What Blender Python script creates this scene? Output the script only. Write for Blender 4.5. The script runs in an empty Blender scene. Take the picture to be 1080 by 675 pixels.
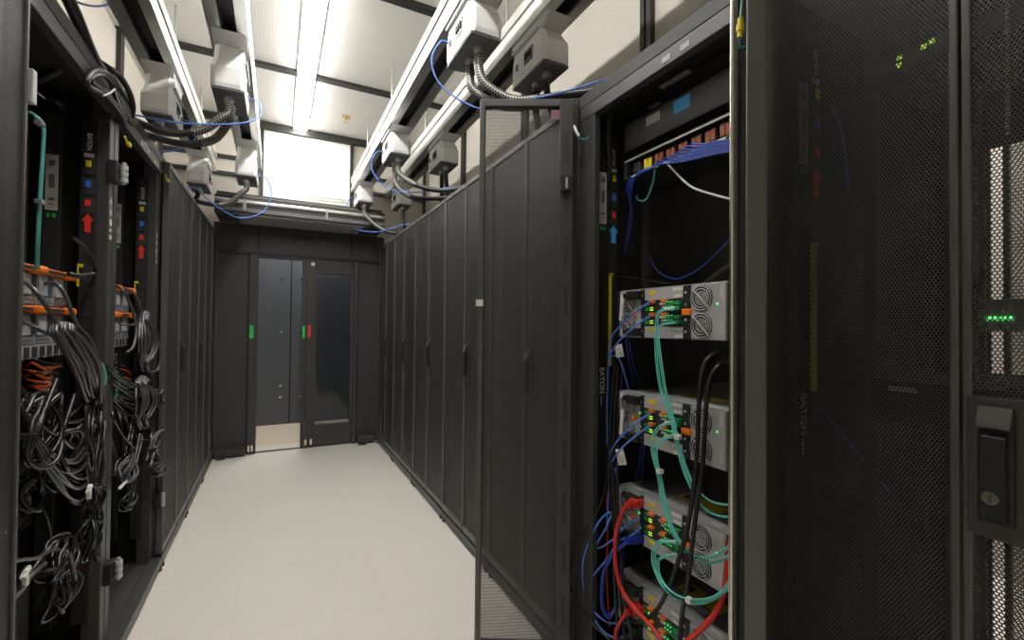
import bpy, bmesh, math, random
from mathutils import Vector, Matrix
random.seed(11)
S = bpy.context.scene
COL = S.collection
PI = math.pi

# ------------------------------------------------------------------ camera
EYE = Vector((0.0, 0.0, 1.3))
FPX, FW, FH = 480.0, 1080.0, 675.0
yaw, pitch, roll = math.radians(27.3), math.radians(0.8), math.radians(0.55)
fwd = Vector((math.sin(yaw)*math.cos(pitch), math.cos(yaw)*math.cos(pitch), math.sin(pitch)))
rgt = Vector((math.cos(yaw), -math.sin(yaw), 0))
upv = rgt.cross(fwd)
rgt, upv = math.cos(roll)*rgt + math.sin(roll)*upv, -math.sin(roll)*rgt + math.cos(roll)*upv
cam = bpy.data.cameras.new('camera')
cam.sensor_width = 36.0
cam.lens = 16.0
cam.clip_start = 0.02
co = bpy.data.objects.new('camera', cam)
COL.objects.link(co)
co.matrix_world = Matrix(((rgt.x, upv.x, -fwd.x, EYE.x), (rgt.y, upv.y, -fwd.y, EYE.y), (rgt.z, upv.z, -fwd.z, EYE.z), (0, 0, 0, 1)))
S.camera = co

def at(px, py, X=None, Y=None, Z=None):
    """the place on a real plane (X, Y or Z fixed) where a measured point of the room lies"""
    d = fwd + (px-FW/2)/FPX*rgt - (py-FH/2)/FPX*upv
    t = X/d.x if X is not None else (Y/d.y if Y is not None else (Z-EYE.z)/d.z)
    return EYE + t*d

# ------------------------------------------------------------------ materials
def mat(name, col, rough=0.5, metal=0.0, spec=0.5, emit=None, es=0.0, noise=0.0, nscale=30.0, bump=0.0):
    m = bpy.data.materials.new(name)
    m.use_nodes = True
    nt = m.node_tree
    b = nt.nodes['Principled BSDF']
    b.inputs['Base Color'].default_value = (*col, 1)
    b.inputs['Roughness'].default_value = rough
    b.inputs['Metallic'].default_value = metal
    b.inputs['Specular IOR Level'].default_value = spec
    if emit:
        b.inputs['Emission Color'].default_value = (*emit, 1)
        b.inputs['Emission Strength'].default_value = es
    if noise or bump:
        tc = nt.nodes.new('ShaderNodeTexCoord')
        n = nt.nodes.new('ShaderNodeTexNoise')
        n.inputs['Scale'].default_value = nscale
        n.inputs['Detail'].default_value = 4
        nt.links.new(tc.outputs['Object'], n.inputs['Vector'])
        if noise:
            r = nt.nodes.new('ShaderNodeMapRange')
            r.inputs['To Min'].default_value = 1-noise
            r.inputs['To Max'].default_value = 1+noise
            nt.links.new(n.outputs['Fac'], r.inputs['Value'])
            mx = nt.nodes.new('ShaderNodeVectorMath')
            mx.operation = 'SCALE'
            mx.inputs[0].default_value = col
            nt.links.new(r.outputs['Result'], mx.inputs['Scale'])
            nt.links.new(mx.outputs['Vector'], b.inputs['Base Color'])
        if bump:
            bp = nt.nodes.new('ShaderNodeBump')
            bp.inputs['Strength'].default_value = bump
            bp.inputs['Distance'].default_value = 0.002
            nt.links.new(n.outputs['Fac'], bp.inputs['Height'])
            nt.links.new(bp.outputs['Normal'], b.inputs['Normal'])
    return m

def math_node(nt, op, a=None, b=None):
    n = nt.nodes.new('ShaderNodeMath')
    n.operation = op
    for i, v in enumerate((a, b)):
        if v is None: continue
        if isinstance(v, (int, float)): n.inputs[i].default_value = v
        else: nt.links.new(v, n.inputs[i])
    return n.outputs[0]

def perforated(name, col, pitch=0.0058, rad=0.00215, rough=0.5):
    """sheet metal with a staggered field of round punched holes"""
    m = mat(name, col, rough, 0.0, 0.4)
    nt = m.node_tree
    b = nt.nodes['Principled BSDF']
    out = nt.nodes['Material Output']
    tc = nt.nodes.new('ShaderNodeTexCoord')
    sp = nt.nodes.new('ShaderNodeSeparateXYZ')
    nt.links.new(tc.outputs['Object'], sp.inputs[0])
    ph = pitch*math.sqrt(3)
    u = math_node(nt, 'DIVIDE', sp.outputs['X'], pitch)
    v = math_node(nt, 'DIVIDE', sp.outputs['Z'], ph)
    def d(off):
        a = math_node(nt, 'SUBTRACT', math_node(nt, 'FRACT', math_node(nt, 'ADD', u, off+50)), 0.5)
        c = math_node(nt, 'SUBTRACT', math_node(nt, 'FRACT', math_node(nt, 'ADD', v, off+50)), 0.5)
        a = math_node(nt, 'MULTIPLY', a, pitch)
        c = math_node(nt, 'MULTIPLY', c, ph)
        return math_node(nt, 'SQRT', math_node(nt, 'ADD', math_node(nt, 'MULTIPLY', a, a), math_node(nt, 'MULTIPLY', c, c)))
    hole = math_node(nt, 'LESS_THAN', math_node(nt, 'MINIMUM', d(0.0), d(0.5)), rad)
    tr = nt.nodes.new('ShaderNodeBsdfTransparent')
    mx = nt.nodes.new('ShaderNodeMixShader')
    nt.links.new(hole, mx.inputs[0])
    nt.links.new(b.outputs[0], mx.inputs[1])
    nt.links.new(tr.outputs[0], mx.inputs[2])
    nt.links.new(mx.outputs[0], out.inputs[0])
    return m

def tiles(name, col, size, joint, jcol, axis=('X', 'Y'), off=(0, 0), rough=0.4, spec=0.5, noise=0.03, ribs=0.0):
    m = mat(name, col, rough, 0, spec)
    nt = m.node_tree
    b = nt.nodes['Principled BSDF']
    tc = nt.nodes.new('ShaderNodeTexCoord')
    sp = nt.nodes.new('ShaderNodeSeparateXYZ')
    nt.links.new(tc.outputs['Object'], sp.inputs[0])
    ds = []
    for ax, o, sz in zip(axis, off, size):
        f = math_node(nt, 'FRACT', math_node(nt, 'DIVIDE', math_node(nt, 'ADD', sp.outputs[ax], o+sz*40), sz))
        f = math_node(nt, 'MINIMUM', f, math_node(nt, 'SUBTRACT', 1.0, f))
        ds.append(math_node(nt, 'MULTIPLY', f, sz))
    line = math_node(nt, 'LESS_THAN', math_node(nt, 'MINIMUM', ds[0], ds[1]), joint)
    n = nt.nodes.new('ShaderNodeTexNoise')
    n.inputs['Scale'].default_value = 6
    n.inputs['Detail'].default_value = 5
    nt.links.new(tc.outputs['Object'], n.inputs['Vector'])
    r = nt.nodes.new('ShaderNodeMapRange')
    r.inputs['To Min'].default_value = 1-noise
    r.inputs['To Max'].default_value = 1+noise
    nt.links.new(n.outputs['Fac'], r.inputs['Value'])
    sc = nt.nodes.new('ShaderNodeVectorMath')
    sc.operation = 'SCALE'
    sc.inputs[0].default_value = col
    nt.links.new(r.outputs['Result'], sc.inputs['Scale'])
    mx = nt.nodes.new('ShaderNodeMix')
    mx.data_type = 'RGBA'
    nt.links.new(line, mx.inputs['Factor'])
    nt.links.new(sc.outputs['Vector'], mx.inputs['A'])
    mx.inputs['B'].default_value = (*jcol, 1)
    nt.links.new(mx.outputs['Result'], b.inputs['Base Color'])
    if ribs:
        w = math_node(nt, 'SINE', math_node(nt, 'MULTIPLY', sp.outputs['X'], 2*PI/ribs))
        bp = nt.nodes.new('ShaderNodeBump')
        bp.inputs['Strength'].default_value = 0.07
        bp.inputs['Distance'].default_value = 0.003
        nt.links.new(w, bp.inputs['Height'])
        nt.links.new(bp.outputs['Normal'], b.inputs['Normal'])
    return m

def braid(name):
    """open steel-wire braid over a dark cable: a diamond lattice along the sleeve"""
    m = mat(name, (0.35, 0.33, 0.3), 0.35, 0.7)
    nt = m.node_tree
    b = nt.nodes['Principled BSDF']
    tc = nt.nodes.new('ShaderNodeTexCoord')
    sp = nt.nodes.new('ShaderNodeSeparateXYZ')
    nt.links.new(tc.outputs['UV'], sp.inputs[0])
    def stripe(sign):
        s = math_node(nt, 'ADD', math_node(nt, 'MULTIPLY', sp.outputs['X'], 5.0), math_node(nt, 'MULTIPLY', sp.outputs['Y'], sign*70.0))
        return math_node(nt, 'LESS_THAN', math_node(nt, 'FRACT', math_node(nt, 'ADD', s, 500.0)), 0.28)
    w = math_node(nt, 'MAXIMUM', stripe(1), stripe(-1))
    mx = nt.nodes.new('ShaderNodeMix')
    mx.data_type = 'RGBA'
    nt.links.new(w, mx.inputs['Factor'])
    mx.inputs['A'].default_value = (0.01, 0.01, 0.01, 1)
    mx.inputs['B'].default_value = (0.3, 0.285, 0.26, 1)
    nt.links.new(mx.outputs['Result'], b.inputs['Base Color'])
    b.inputs['Metallic'].default_value = 0.3
    return m

def panelled(name, col, rough):
    return mat(name, col, rough, 0, 0.4, noise=0.04, nscale=3)

M = {}
M['black'] = mat('black powder coat', (0.02, 0.02, 0.02), 0.5, 0, 0.4, bump=0.15, nscale=400)
M['charcoal'] = mat('charcoal powder coat', (0.055, 0.054, 0.052), 0.4, 0, 0.5, bump=0.15, nscale=400)
M['deep'] = mat('matt black interior', (0.009, 0.009, 0.009), 0.6, 0, 0.3, noise=0.1)
M['door_grey'] = mat('dark grey door paint', (0.1, 0.098, 0.095), 0.36, 0.1, 0.5, bump=0.12, nscale=400)
M['perf'] = perforated('perforated door sheet', (0.062, 0.06, 0.057))
M['alu'] = mat('brushed aluminium', (0.72, 0.72, 0.7), 0.3, 0.85, 0.5, noise=0.05, nscale=60)
M['steel'] = mat('bright steel', (0.75, 0.72, 0.66), 0.22, 1.0)
M['slot'] = mat('dark slot liner', (0.03, 0.03, 0.032), 0.5, noise=0.1)
M['boxwhite'] = mat('pale grey box enamel', (0.86, 0.86, 0.85), 0.35, noise=0.02)
M['boxdark'] = mat('grey box base', (0.2, 0.2, 0.2), 0.45, noise=0.03)
M['rubber'] = mat('black cable rubber', (0.014, 0.014, 0.015), 0.42, noise=0.1)
M['cord'] = mat('black cord jacket', (0.018, 0.018, 0.019), 0.27, 0, 0.6, noise=0.1)
M['cordgrey'] = mat('dark grey cord jacket', (0.06, 0.06, 0.062), 0.3, 0, 0.6, noise=0.1)
M['blue'] = mat('blue cable jacket', (0.012, 0.06, 0.36), 0.4, noise=0.08)
M['skyblue'] = mat('light blue cable jacket', (0.1, 0.24, 0.75), 0.4, noise=0.08)
M['deepblue'] = mat('deep blue cable jacket', (0.01, 0.035, 0.3), 0.4, noise=0.08)
M['aqua'] = mat('aqua fibre jacket', (0.16, 0.62, 0.55), 0.4, noise=0.06)
M['teal'] = mat('teal fibre jacket', (0.08, 0.3, 0.28), 0.45, noise=0.06)
M['red'] = mat('red cord jacket', (0.6, 0.03, 0.02), 0.4, noise=0.08)
M['orange'] = mat('orange plastic', (0.85, 0.2, 0.015), 0.4, noise=0.05)
M['orangecable'] = mat('orange fibre jacket', (0.8, 0.12, 0.01), 0.4, noise=0.05)
M['white'] = mat('white plastic', (0.75, 0.74, 0.7), 0.45, noise=0.03)
M['label'] = mat('white paper label', (0.62, 0.61, 0.58), 0.6, noise=0.08, nscale=200)
M['ink'] = mat('black print', (0.03, 0.03, 0.03), 0.6, noise=0.1)
M['yellow'] = mat('yellow plastic', (0.7, 0.58, 0.02), 0.5, noise=0.06)
M['redlabel'] = mat('red sticker', (0.75, 0.03, 0.02), 0.5, noise=0.05)
M['bluelabel'] = mat('blue sticker', (0.03, 0.16, 0.7), 0.5, noise=0.05)
M['skysticker'] = mat('light blue sticker', (0.08, 0.42, 0.85), 0.5, noise=0.05)
M['green'] = mat('green sticker', (0.03, 0.5, 0.1), 0.5, noise=0.05)
M['magenta'] = mat('magenta tab', (0.35, 0.03, 0.16), 0.5, noise=0.05)
M['chassis'] = mat('grey steel chassis', (0.22, 0.22, 0.225), 0.4, 0.4, noise=0.05)
M['zinc'] = mat('zinc plate', (0.55, 0.55, 0.55), 0.35, 0.4, noise=0.06)
M['palegrey'] = mat('pale grey module face', (0.45, 0.45, 0.46), 0.45, 0.1, noise=0.05)
M['psu'] = mat('grey power module face', (0.34, 0.38, 0.42), 0.4, 0.3, noise=0.06)
M['psublue'] = mat('slate blue module side', (0.05, 0.085, 0.12), 0.4, noise=0.06)
M['led_green'] = mat('green status light', (0.1, 0.8, 0.1), 0.4, emit=(0.15, 1, 0.25), es=1.6)
M['led_lime'] = mat('lime status light', (0.5, 0.9, 0.1), 0.4, emit=(0.6, 1, 0.1), es=0.8)
M['sfp'] = mat('green transceiver latch', (0.03, 0.3, 0.12), 0.4, noise=0.08)
M['darkred'] = mat('dark red plastic', (0.16, 0.012, 0.012), 0.5, noise=0.1)
M['adapter'] = mat('amber adapter plastic', (0.24, 0.05, 0.008), 0.5, noise=0.1)
M['mauve'] = mat('mauve sticker', (0.22, 0.1, 0.16), 0.5, noise=0.3, nscale=150)
M['brass'] = mat('brass', (0.6, 0.45, 0.2), 0.3, 0.9)
M['braid'] = braid('steel braid sleeve')
M['slate'] = mat('slate blue wall panel', (0.085, 0.093, 0.108), 0.5, noise=0.08, nscale=4)
M['containment'] = panelled('cream containment panel', (0.58, 0.545, 0.485), 0.5)
M['cream'] = panelled('cream wall paint', (0.72, 0.68, 0.61), 0.6)
M['endblack'] = mat('black anodised door panel', (0.052, 0.05, 0.047), 0.45, 0, 0.4, noise=0.06, nscale=5, bump=0.08)
M['mullion'] = mat('dark bronze mullion', (0.03, 0.029, 0.027), 0.4, 0.2, noise=0.05)
M['rail'] = mat('satin aluminium rail', (0.55, 0.54, 0.52), 0.35, 0.7, noise=0.05)
M['soffit'] = mat('grey soffit panel', (0.34, 0.33, 0.335), 0.5, noise=0.05)
M['floor'] = tiles('white raised floor tile', (0.79, 0.75, 0.69), (0.61, 0.61), 0.001, (0.69, 0.655, 0.6), off=(0.15, 0.3), rough=0.33, spec=0.4, noise=0.015)
M['corrfloor'] = mat('beige corridor floor', (0.72, 0.63, 0.5), 0.45, noise=0.03)
M['ceiling'] = tiles('ribbed white ceiling tile', (0.86, 0.845, 0.81), (4.0, 0.407), 0.003, (0.95, 0.94, 0.91), off=(1.7, 0.013), rough=0.6, spec=0.3, noise=0.01, ribs=0.02)
M['beam'] = mat('dark ceiling channel', (0.035, 0.034, 0.033), 0.4, 0.3, noise=0.05)
M['lamp'] = mat('lit lamp tube', (1, 1, 1), 0.5, emit=(1.0, 0.975, 0.93), es=42.0)
M['lampbody'] = mat('white lamp housing', (0.85, 0.85, 0.83), 0.4, noise=0.02)

def frosted(name):
    m = bpy.data.materials.new(name)
    m.use_nodes = True
    nt = m.node_tree
    b = nt.nodes['Principled BSDF']
    b.inputs['Base Color'].default_value = (0.93, 0.93, 0.91, 1)
    b.inputs['Roughness'].default_value = 0.12
    t = nt.nodes.new('ShaderNodeBsdfTranslucent')
    t.inputs[0].default_value = (0.95, 0.95, 0.93, 1)
    mx = nt.nodes.new('ShaderNodeMixShader')
    mx.inputs[0].default_value = 0.5
    nt.links.new(b.outputs[0], mx.inputs[1])
    nt.links.new(t.outputs[0], mx.inputs[2])
    nt.links.new(mx.outputs[0], nt.nodes['Material Output'].inputs[0])
    return m
M['frost'] = frosted('frosted daylight panel')

def clear_glass(name, tint, refl):
    m = bpy.data.materials.new(name)
    m.use_nodes = True
    nt = m.node_tree
    nt.nodes.remove(nt.nodes['Principled BSDF'])
    t = nt.nodes.new('ShaderNodeBsdfTransparent')
    t.inputs[0].default_value = (*tint, 1)
    g = nt.nodes.new('ShaderNodeBsdfGlossy')
    g.inputs['Roughness'].default_value = 0.02
    fr = nt.nodes.new('ShaderNodeFresnel')
    fr.inputs[0].default_value = refl
    mx = nt.nodes.new('ShaderNodeMixShader')
    nt.links.new(fr.outputs[0], mx.inputs[0])
    nt.links.new(t.outputs[0], mx.inputs[1])
    nt.links.new(g.outputs[0], mx.inputs[2])
    nt.links.new(mx.outputs[0], nt.nodes['Material Output'].inputs[0])
    return m
M['glass'] = clear_glass('tinted door glass', (0.62, 0.64, 0.66), 1.5)

# ------------------------------------------------------------------ mesh builder
def smooth_path(pts, sub=6, closed=False):
    pts = [Vector(p) for p in pts]
    n = len(pts)
    if n < 3 and not closed:
        return pts
    out = []
    segs = n if closed else n-1
    for i in range(segs):
        if closed:
            p0, p1, p2, p3 = pts[(i-1) % n], pts[i], pts[(i+1) % n], pts[(i+2) % n]
        else:
            p1, p2 = pts[i], pts[i+1]
            p0 = pts[i-1] if i > 0 else p1*2-p2
            p3 = pts[i+2] if i+2 < n else p2*2-p1
        for k in range(sub):
            t = k/sub
            out.append(0.5*((2*p1)+(p2-p0)*t+(2*p0-5*p1+4*p2-p3)*t*t+(3*p1-p0-3*p2+p3)*t*t*t))
    if not closed:
        out.append(pts[-1])
    return out

class MB:
    def __init__(self):
        self.v, self.f, self.m, self.s, self.uv = [], [], [], [], {}
        self.cur = 0
    def mat(self, i):
        self.cur = i
        return self
    def add(self, vs, fs, smooth=False):
        o = len(self.v)
        self.v.extend(Vector(p) for p in vs)
        for f in fs:
            self.f.append([o+i for i in f])
            self.m.append(self.cur)
            self.s.append(smooth)
        return self
    def box(self, x0, y0, z0, x1, y1, z1, b=0.0, Mx=None):
        if b <= 0:
            vs = [(x, y, z) for z in (z0, z1) for y in (y0, y1) for x in (x0, x1)]
            vs = [Vector(p) for p in vs]
            fs = [(0, 2, 3, 1), (4, 5, 7, 6), (0, 1, 5, 4), (2, 6, 7, 3), (0, 4, 6, 2), (1, 3, 7, 5)]
        else:
            b = min(b, abs(x1-x0)*0.45, abs(y1-y0)*0.45, abs(z1-z0)*0.45)
            bm = bmesh.new()
            bmesh.ops.create_cube(bm, size=1.0)
            for q in bm.verts:
                q.co = Vector((x0+(q.co.x+0.5)*(x1-x0), y0+(q.co.y+0.5)*(y1-y0), z0+(q.co.z+0.5)*(z1-z0)))
            bmesh.ops.bevel(bm, geom=bm.edges[:], offset=b, segments=2, profile=0.5, affect='EDGES')
            bm.verts.index_update()
            vs = [q.co.copy() for q in bm.verts]
            fs = [[q.index for q in f.verts] for f in bm.faces]
            bm.free()
        if Mx is not None:
            vs = [Mx @ p for p in vs]
        return self.add(vs, fs)
    def hexa(self, lo, hi, b=0.0):
        """eight corners: lo, hi = four corners each, counter-clockwise seen from above"""
        vs = [Vector(p) for p in list(lo)+list(hi)]
        fs = [(3, 2, 1, 0), (4, 5, 6, 7), (0, 1, 5, 4), (1, 2, 6, 5), (2, 3, 7, 6), (3, 0, 4, 7)]
        return self.add(vs, fs)
    def tube(self, pts, r, seg=8, sub=6, closed=False, caps=True, uv=False):
        path = smooth_path(pts, sub, closed)
        path = [p for i, p in enumerate(path) if i == 0 or (p-path[i-1]).length > 1e-6]
        n = len(path)
        if n < 2: return self
        tang = []
        for i in range(n):
            a = path[(i-1) % n] if (closed or i > 0) else path[i]
            c = path[(i+1) % n] if (closed or i < n-1) else path[i]
            d = c-a
            tang.append(d.normalized() if d.length > 1e-9 else Vector((0, 0, 1)))
        ref = Vector((0, 0, 1)) if abs(tang[0].z) < 0.9 else Vector((1, 0, 0))
        nrm = tang[0].cross(ref).normalized()
        vs, fs = [], []
        acc, accs = 0.0, []
        for i in range(n):
            if i: acc += (path[i]-path[i-1]).length
            accs.append(acc)
            nrm = (nrm - tang[i]*nrm.dot(tang[i]))
            nrm = nrm.normalized() if nrm.length > 1e-6 else tang[i].orthogonal().normalized()
            bn = tang[i].cross(nrm)
            rr = r(i/(n-1)) if callable(r) else r
            for k in range(seg):
                a = 2*PI*k/seg
                vs.append(path[i] + rr*(math.cos(a)*nrm+math.sin(a)*bn))
        base = len(self.f)
        rings = n if closed else n-1
        for i in range(rings):
            j = (i+1) % n
            for k in range(seg):
                k2 = (k+1) % seg
                fs.append((i*seg+k, i*seg+k2, j*seg+k2, j*seg+k))
                if uv:
                    u0, u1 = k/seg, (k+1)/seg
                    self.uv[base+len(fs)-1] = [(u0, accs[i]), (u1, accs[i]), (u1, accs[j]), (u0, accs[j])]
        self.add(vs, fs, True)
        if caps and not closed:
            self.add(vs[:seg][::-1], [tuple(range(seg))])
            self.add(vs[-seg:], [tuple(range(seg))])
        return self
    def cyl(self, p0, p1, r, seg=16, r2=None):
        p0, p1 = Vector(p0), Vector(p1)
        r2 = r if r2 is None else r2
        ax = (p1-p0).normalized()
        n = ax.orthogonal().normalized()
        bn = ax.cross(n)
        vs = [p + rr*(math.cos(2*PI*k/seg)*n+math.sin(2*PI*k/seg)*bn) for p, rr in ((p0, r), (p1, r2)) for k in range(seg)]
        self.add(vs, [(k, (k+1) % seg, seg+(k+1) % seg, seg+k) for k in range(seg)], True)
        self.add(vs[:seg][::-1], [tuple(range(seg))])
        self.add(vs[seg:], [tuple(range(seg))])
        return self
    def ring(self, c, ax, R, r, seg=28, ts=6):
        c, ax = Vector(c), Vector(ax).normalized()
        n = ax.orthogonal().normalized()
        bn = ax.cross(n)
        return self.tube([c+R*(math.cos(2*PI*k/seg)*n+math.sin(2*PI*k/seg)*bn) for k in range(seg)], r, ts, 1, True)
    def prism(self, prof, axis, a, b):
        """profile (list of 2-D points) swept along axis 'x','y' or 'z' from a to b"""
        def p3(p, t):
            return {'x': (t, p[0], p[1]), 'y': (p[0], t, p[1]), 'z': (p[0], p[1], t)}[axis]
        n = len(prof)
        vs = [p3(p, a) for p in prof]+[p3(p, b) for p in prof]
        fs = [(i, (i+1) % n, n+(i+1) % n, n+i) for i in range(n)]+[tuple(range(n))[::-1], tuple(range(n, 2*n))]
        return self.add(vs, fs)
    def text(self, body, size, Mx, ext=0.0004):
        cu = bpy.data.curves.new('t', 'FONT')
        cu.body = body
        cu.size = size
        cu.extrude = ext
        cu.offset = size*0.018
        cu.align_x = 'CENTER'
        cu.align_y = 'CENTER'
        o = bpy.data.objects.new('t', cu)
        COL.objects.link(o)
        dg = bpy.context.evaluated_depsgraph_get()
        me = bpy.data.meshes.new_from_object(o.evaluated_get(dg))
        self.add([Mx @ q.co for q in me.vertices], [tuple(p.vertices) for p in me.polygons])
        bpy.data.objects.remove(o)
        bpy.data.meshes.remove(me)
        bpy.data.curves.remove(cu)
        return self
    def build(self, name, mats, parent=None, origin=None, loc=None, rotz=0.0):
        if not isinstance(mats, (list, tuple)): mats = [mats]
        o0 = Vector(origin) if origin is not None else Vector((0, 0, 0))
        me = bpy.data.meshes.new(name)
        me.from_pydata([tuple(p-o0) for p in self.v], [], self.f)
        for k in mats: me.materials.append(k)
        me.polygons.foreach_set('material_index', self.m)
        me.polygons.foreach_set('use_smooth', self.s)
        if self.uv:
            ul = me.uv_layers.new(name='UVMap')
            for pi, uvs in self.uv.items():
                p = me.polygons[pi]
                for li, c in zip(p.loop_indices, uvs):
                    ul.data[li].uv = c
        bm = bmesh.new()
        bm.from_mesh(me)
        bmesh.ops.recalc_face_normals(bm, faces=bm.faces[:])
        bm.to_mesh(me)
        bm.free()
        me.update()
        o = bpy.data.objects.new(name, me)
        COL.objects.link(o)
        if parent is not None: o.parent = parent
        if loc is not None: o.location = loc
        o.rotation_euler.z = rotz
        return o

def tag(o, label, cat, group=None):
    o['label'] = label
    o['category'] = cat
    if group: o['group'] = group
    return o

def thing(name, label, cat, loc=(0, 0, 0), rotz=0.0, group=None):
    o = bpy.data.objects.new(name, None)
    o.empty_display_size = 0.05
    COL.objects.link(o)
    o.location = loc
    o.rotation_euler.z = rotz
    return tag(o, label, cat, group)

def solo(name, mb, mats, label, cat, group=None):
    """a thing that is one mesh in room coordinates; its origin goes to the foot of its bounds"""
    xs = [p.x for p in mb.v]; ys = [p.y for p in mb.v]; zs = [p.z for p in mb.v]
    og = Vector(((min(xs)+max(xs))/2, (min(ys)+max(ys))/2, min(zs)))
    o = mb.build(name, mats, None, origin=og, loc=og)
    return tag(o, label, cat, group)

def struct(name, mb, mats, parent=None):
    o = mb.build(name, mats, parent)
    if parent is None: o['kind'] = 'structure'
    return o

def dup(root, loc, rotz, label=None, group=None):
    r = root.copy()
    COL.objects.link(r)
    r.location = loc
    r.rotation_euler = (0, 0, rotz)
    if label: r['label'] = label
    if group: r['group'] = group
    for ch in list(root.children):
        c = ch.copy()
        COL.objects.link(c)
        c.parent = r
        for g in ch.children:
            d = g.copy()
            COL.objects.link(d)
            d.parent = c
    return r

# ------------------------------------------------------------------ dimensions of the place
XR, XL = 1.0, -0.524          # door planes of the two rows
RW, RD, RH = 0.745, 1.1, 2.19 # one rack
YE = 5.28                     # end wall
ZC = 3.36                     # ceiling
JR = [0.70+RW*k for k in range(-1, 7)]   # joints of the right row
JL = [1.52+RW*k for k in range(-1, 6)]   # joints of the left row

# ------------------------------------------------------------------ room shell
struct('floor', MB().box(-3.0, -2.6, -0.1, 3.4, 5.54, 0.0), M['floor'])
struct('floor_corridor', MB().box(-3.0, 5.54, -0.1, 3.4, 7.6, -0.004), M['corrfloor'])
struct('ceiling', MB().box(-3.0, -2.6, ZC, 3.4, 7.6, ZC+0.1), M['ceiling'])
struct('wall_left', MB().box(-3.1, -2.6, -0.1, -3.0, 7.6, ZC+0.1), M['cream'])
struct('wall_right', MB().box(3.4, -2.6, -0.1, 3.5, 7.6, ZC+0.1), M['cream'])
struct('wall_rear', MB().box(-3.1, -2.7, -0.1, 3.5, -2.6, ZC+0.1), M['cream'])
w = MB()
w.box(-3.1, 6.66, -0.1, 3.5, 6.76, ZC+0.1)
w.mat(1)
for x in (-0.9, 0.16, 1.2):
    w.box(x-0.006, 6.652, 0.0, x+0.006, 6.6605, 2.6)
w.mat(2)
for x in (0.05, 0.28):
    for z in (0.35, 0.5, 1.2, 1.9, 2.3):
        w.cyl((x, 6.645, z), (x, 6.665, z), 0.013, 10)
struct('wall_front', w, [M['slate'], M['deep'], M['steel']])
for i, y in enumerate((0.42, 1.64, 2.86, 4.08)):
    b = MB()
    b.box(-2.9, y-0.032, ZC-0.028, 3.3, y+0.032, ZC-0.001)
    struct('trim_%d' % (i+1), b, M['beam'])

# containment panels standing on the racks
for side, X in (('left', -1.02), ('right', 1.58)):
    w = MB()
    x1 = X-0.03 if side == 'left' else X+0.03
    w.box(min(X, x1), -2.0, RH+0.003, max(X, x1), YE-0.03, ZC-0.03)
    struct('wall_containment_%s' % side, w, M['containment'])
    fx = X+0.03 if side == 'left' else X-0.03
    for k, y in enumerate((0.42, 1.64, 2.86, 4.08)):
        m_ = MB()
        m_.box(min(X, fx), y-0.035, RH+0.003, max(X, fx), y-0.006, ZC-0.03)
        m_.box(min(X, fx), y+0.006, RH+0.003, max(X, fx), y+0.035, ZC-0.03)
        m_.box(min(X, (X+fx)/2), y-0.006, RH+0.003, max(X, (X+fx)/2), y+0.006, ZC-0.03)
        struct('trim_%d' % (10+k+(10 if side == 'right' else 0)), m_, M['mullion'])

# end wall: black panels, header, jambs
e = MB()
e.box(-0.54, YE, 0.0, -0.253, YE+0.05, 2.01)
e.box(0.782, YE, 0.0, 1.05, YE+0.05, 2.01)
e.box(-0.56, YE, 2.012, 1.07, YE+0.05, 2.30)
e.mat(1)
e.box(-0.19, YE-0.012, 2.03, -0.165, YE+0.004, 2.30)
e.box(0.705, YE-0.012, 2.03, 0.73, YE+0.004, 2.30)
e.box(-0.54, YE-0.02, 2.0, 1.05, YE+0.002, 2.025)
for x in (0.15, 0.33):
    e.cyl((x, YE-0.008, 2.16), (x, YE+0.002, 2.16), 0.014, 12)
e.box(0.17, YE-0.004, 2.2, 0.29, YE+0.002, 2.212)
struct('wall_end', e, [M['endblack'], M['black']])
e = MB()
e.box(-1.6, YE-0.005, RH+0.004, -0.57, YE+0.03, 2.549)
e.box(1.08, YE-0.005, RH+0.004, 2.2, YE+0.03, 2.549)
e.box(-0.569, YE+0.0, 2.302, 1.079, YE+0.03, 2.549)
e.box(-1.6, YE-0.005, 2.55, -0.17, YE+0.03, ZC-0.06)
e.box(0.71, YE-0.005, 2.55, 2.2, YE+0.03, ZC-0.06)
struct('wall_end_upper', e, M['containment'])
# clerestory over the door: mullions, top rail and the bright pane
e = MB()
e.box(-1.6, YE-0.04, ZC-0.075, 2.2, YE+0.04, ZC-0.002)
e.box(-0.175, YE-0.045, 2.55, -0.147, YE+0.03, ZC-0.06)
e.box(0.690, YE-0.045, 2.55, 0.718, YE+0.03, ZC-0.06)
e.box(1.51, YE-0.045, RH+0.01, 1.54, YE+0.03, ZC-0.06)
e.box(-1.0, YE-0.045, RH+0.01, -0.97, YE+0.03, ZC-0.06)
for z in (2.78, 2.945):
    e.box(-1.0, YE-0.03, z-0.018, -0.175, YE-0.004, z+0.018)
    e.box(0.718, YE-0.03, z-0.018, 1.54, YE-0.004, z+0.018)
wf = struct('window_1', e, M['mullion'])
p = MB()
p.box(-0.147, YE-0.006, 2.56, 0.690, YE+0.004, ZC-0.075)
p.build('pane', M['frost'], wf)
p = MB()
for z, t in ((2.60, 0.012), (2.635, 0.008), (2.665, 0.008)):  # pale bars stand in for blurred reflections low in the pane
    p.box(0.26, YE-0.02, z-t/2, 0.66, YE-0.007, z+t/2)
p.build('reflection_bars', M['rail'], wf)

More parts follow.
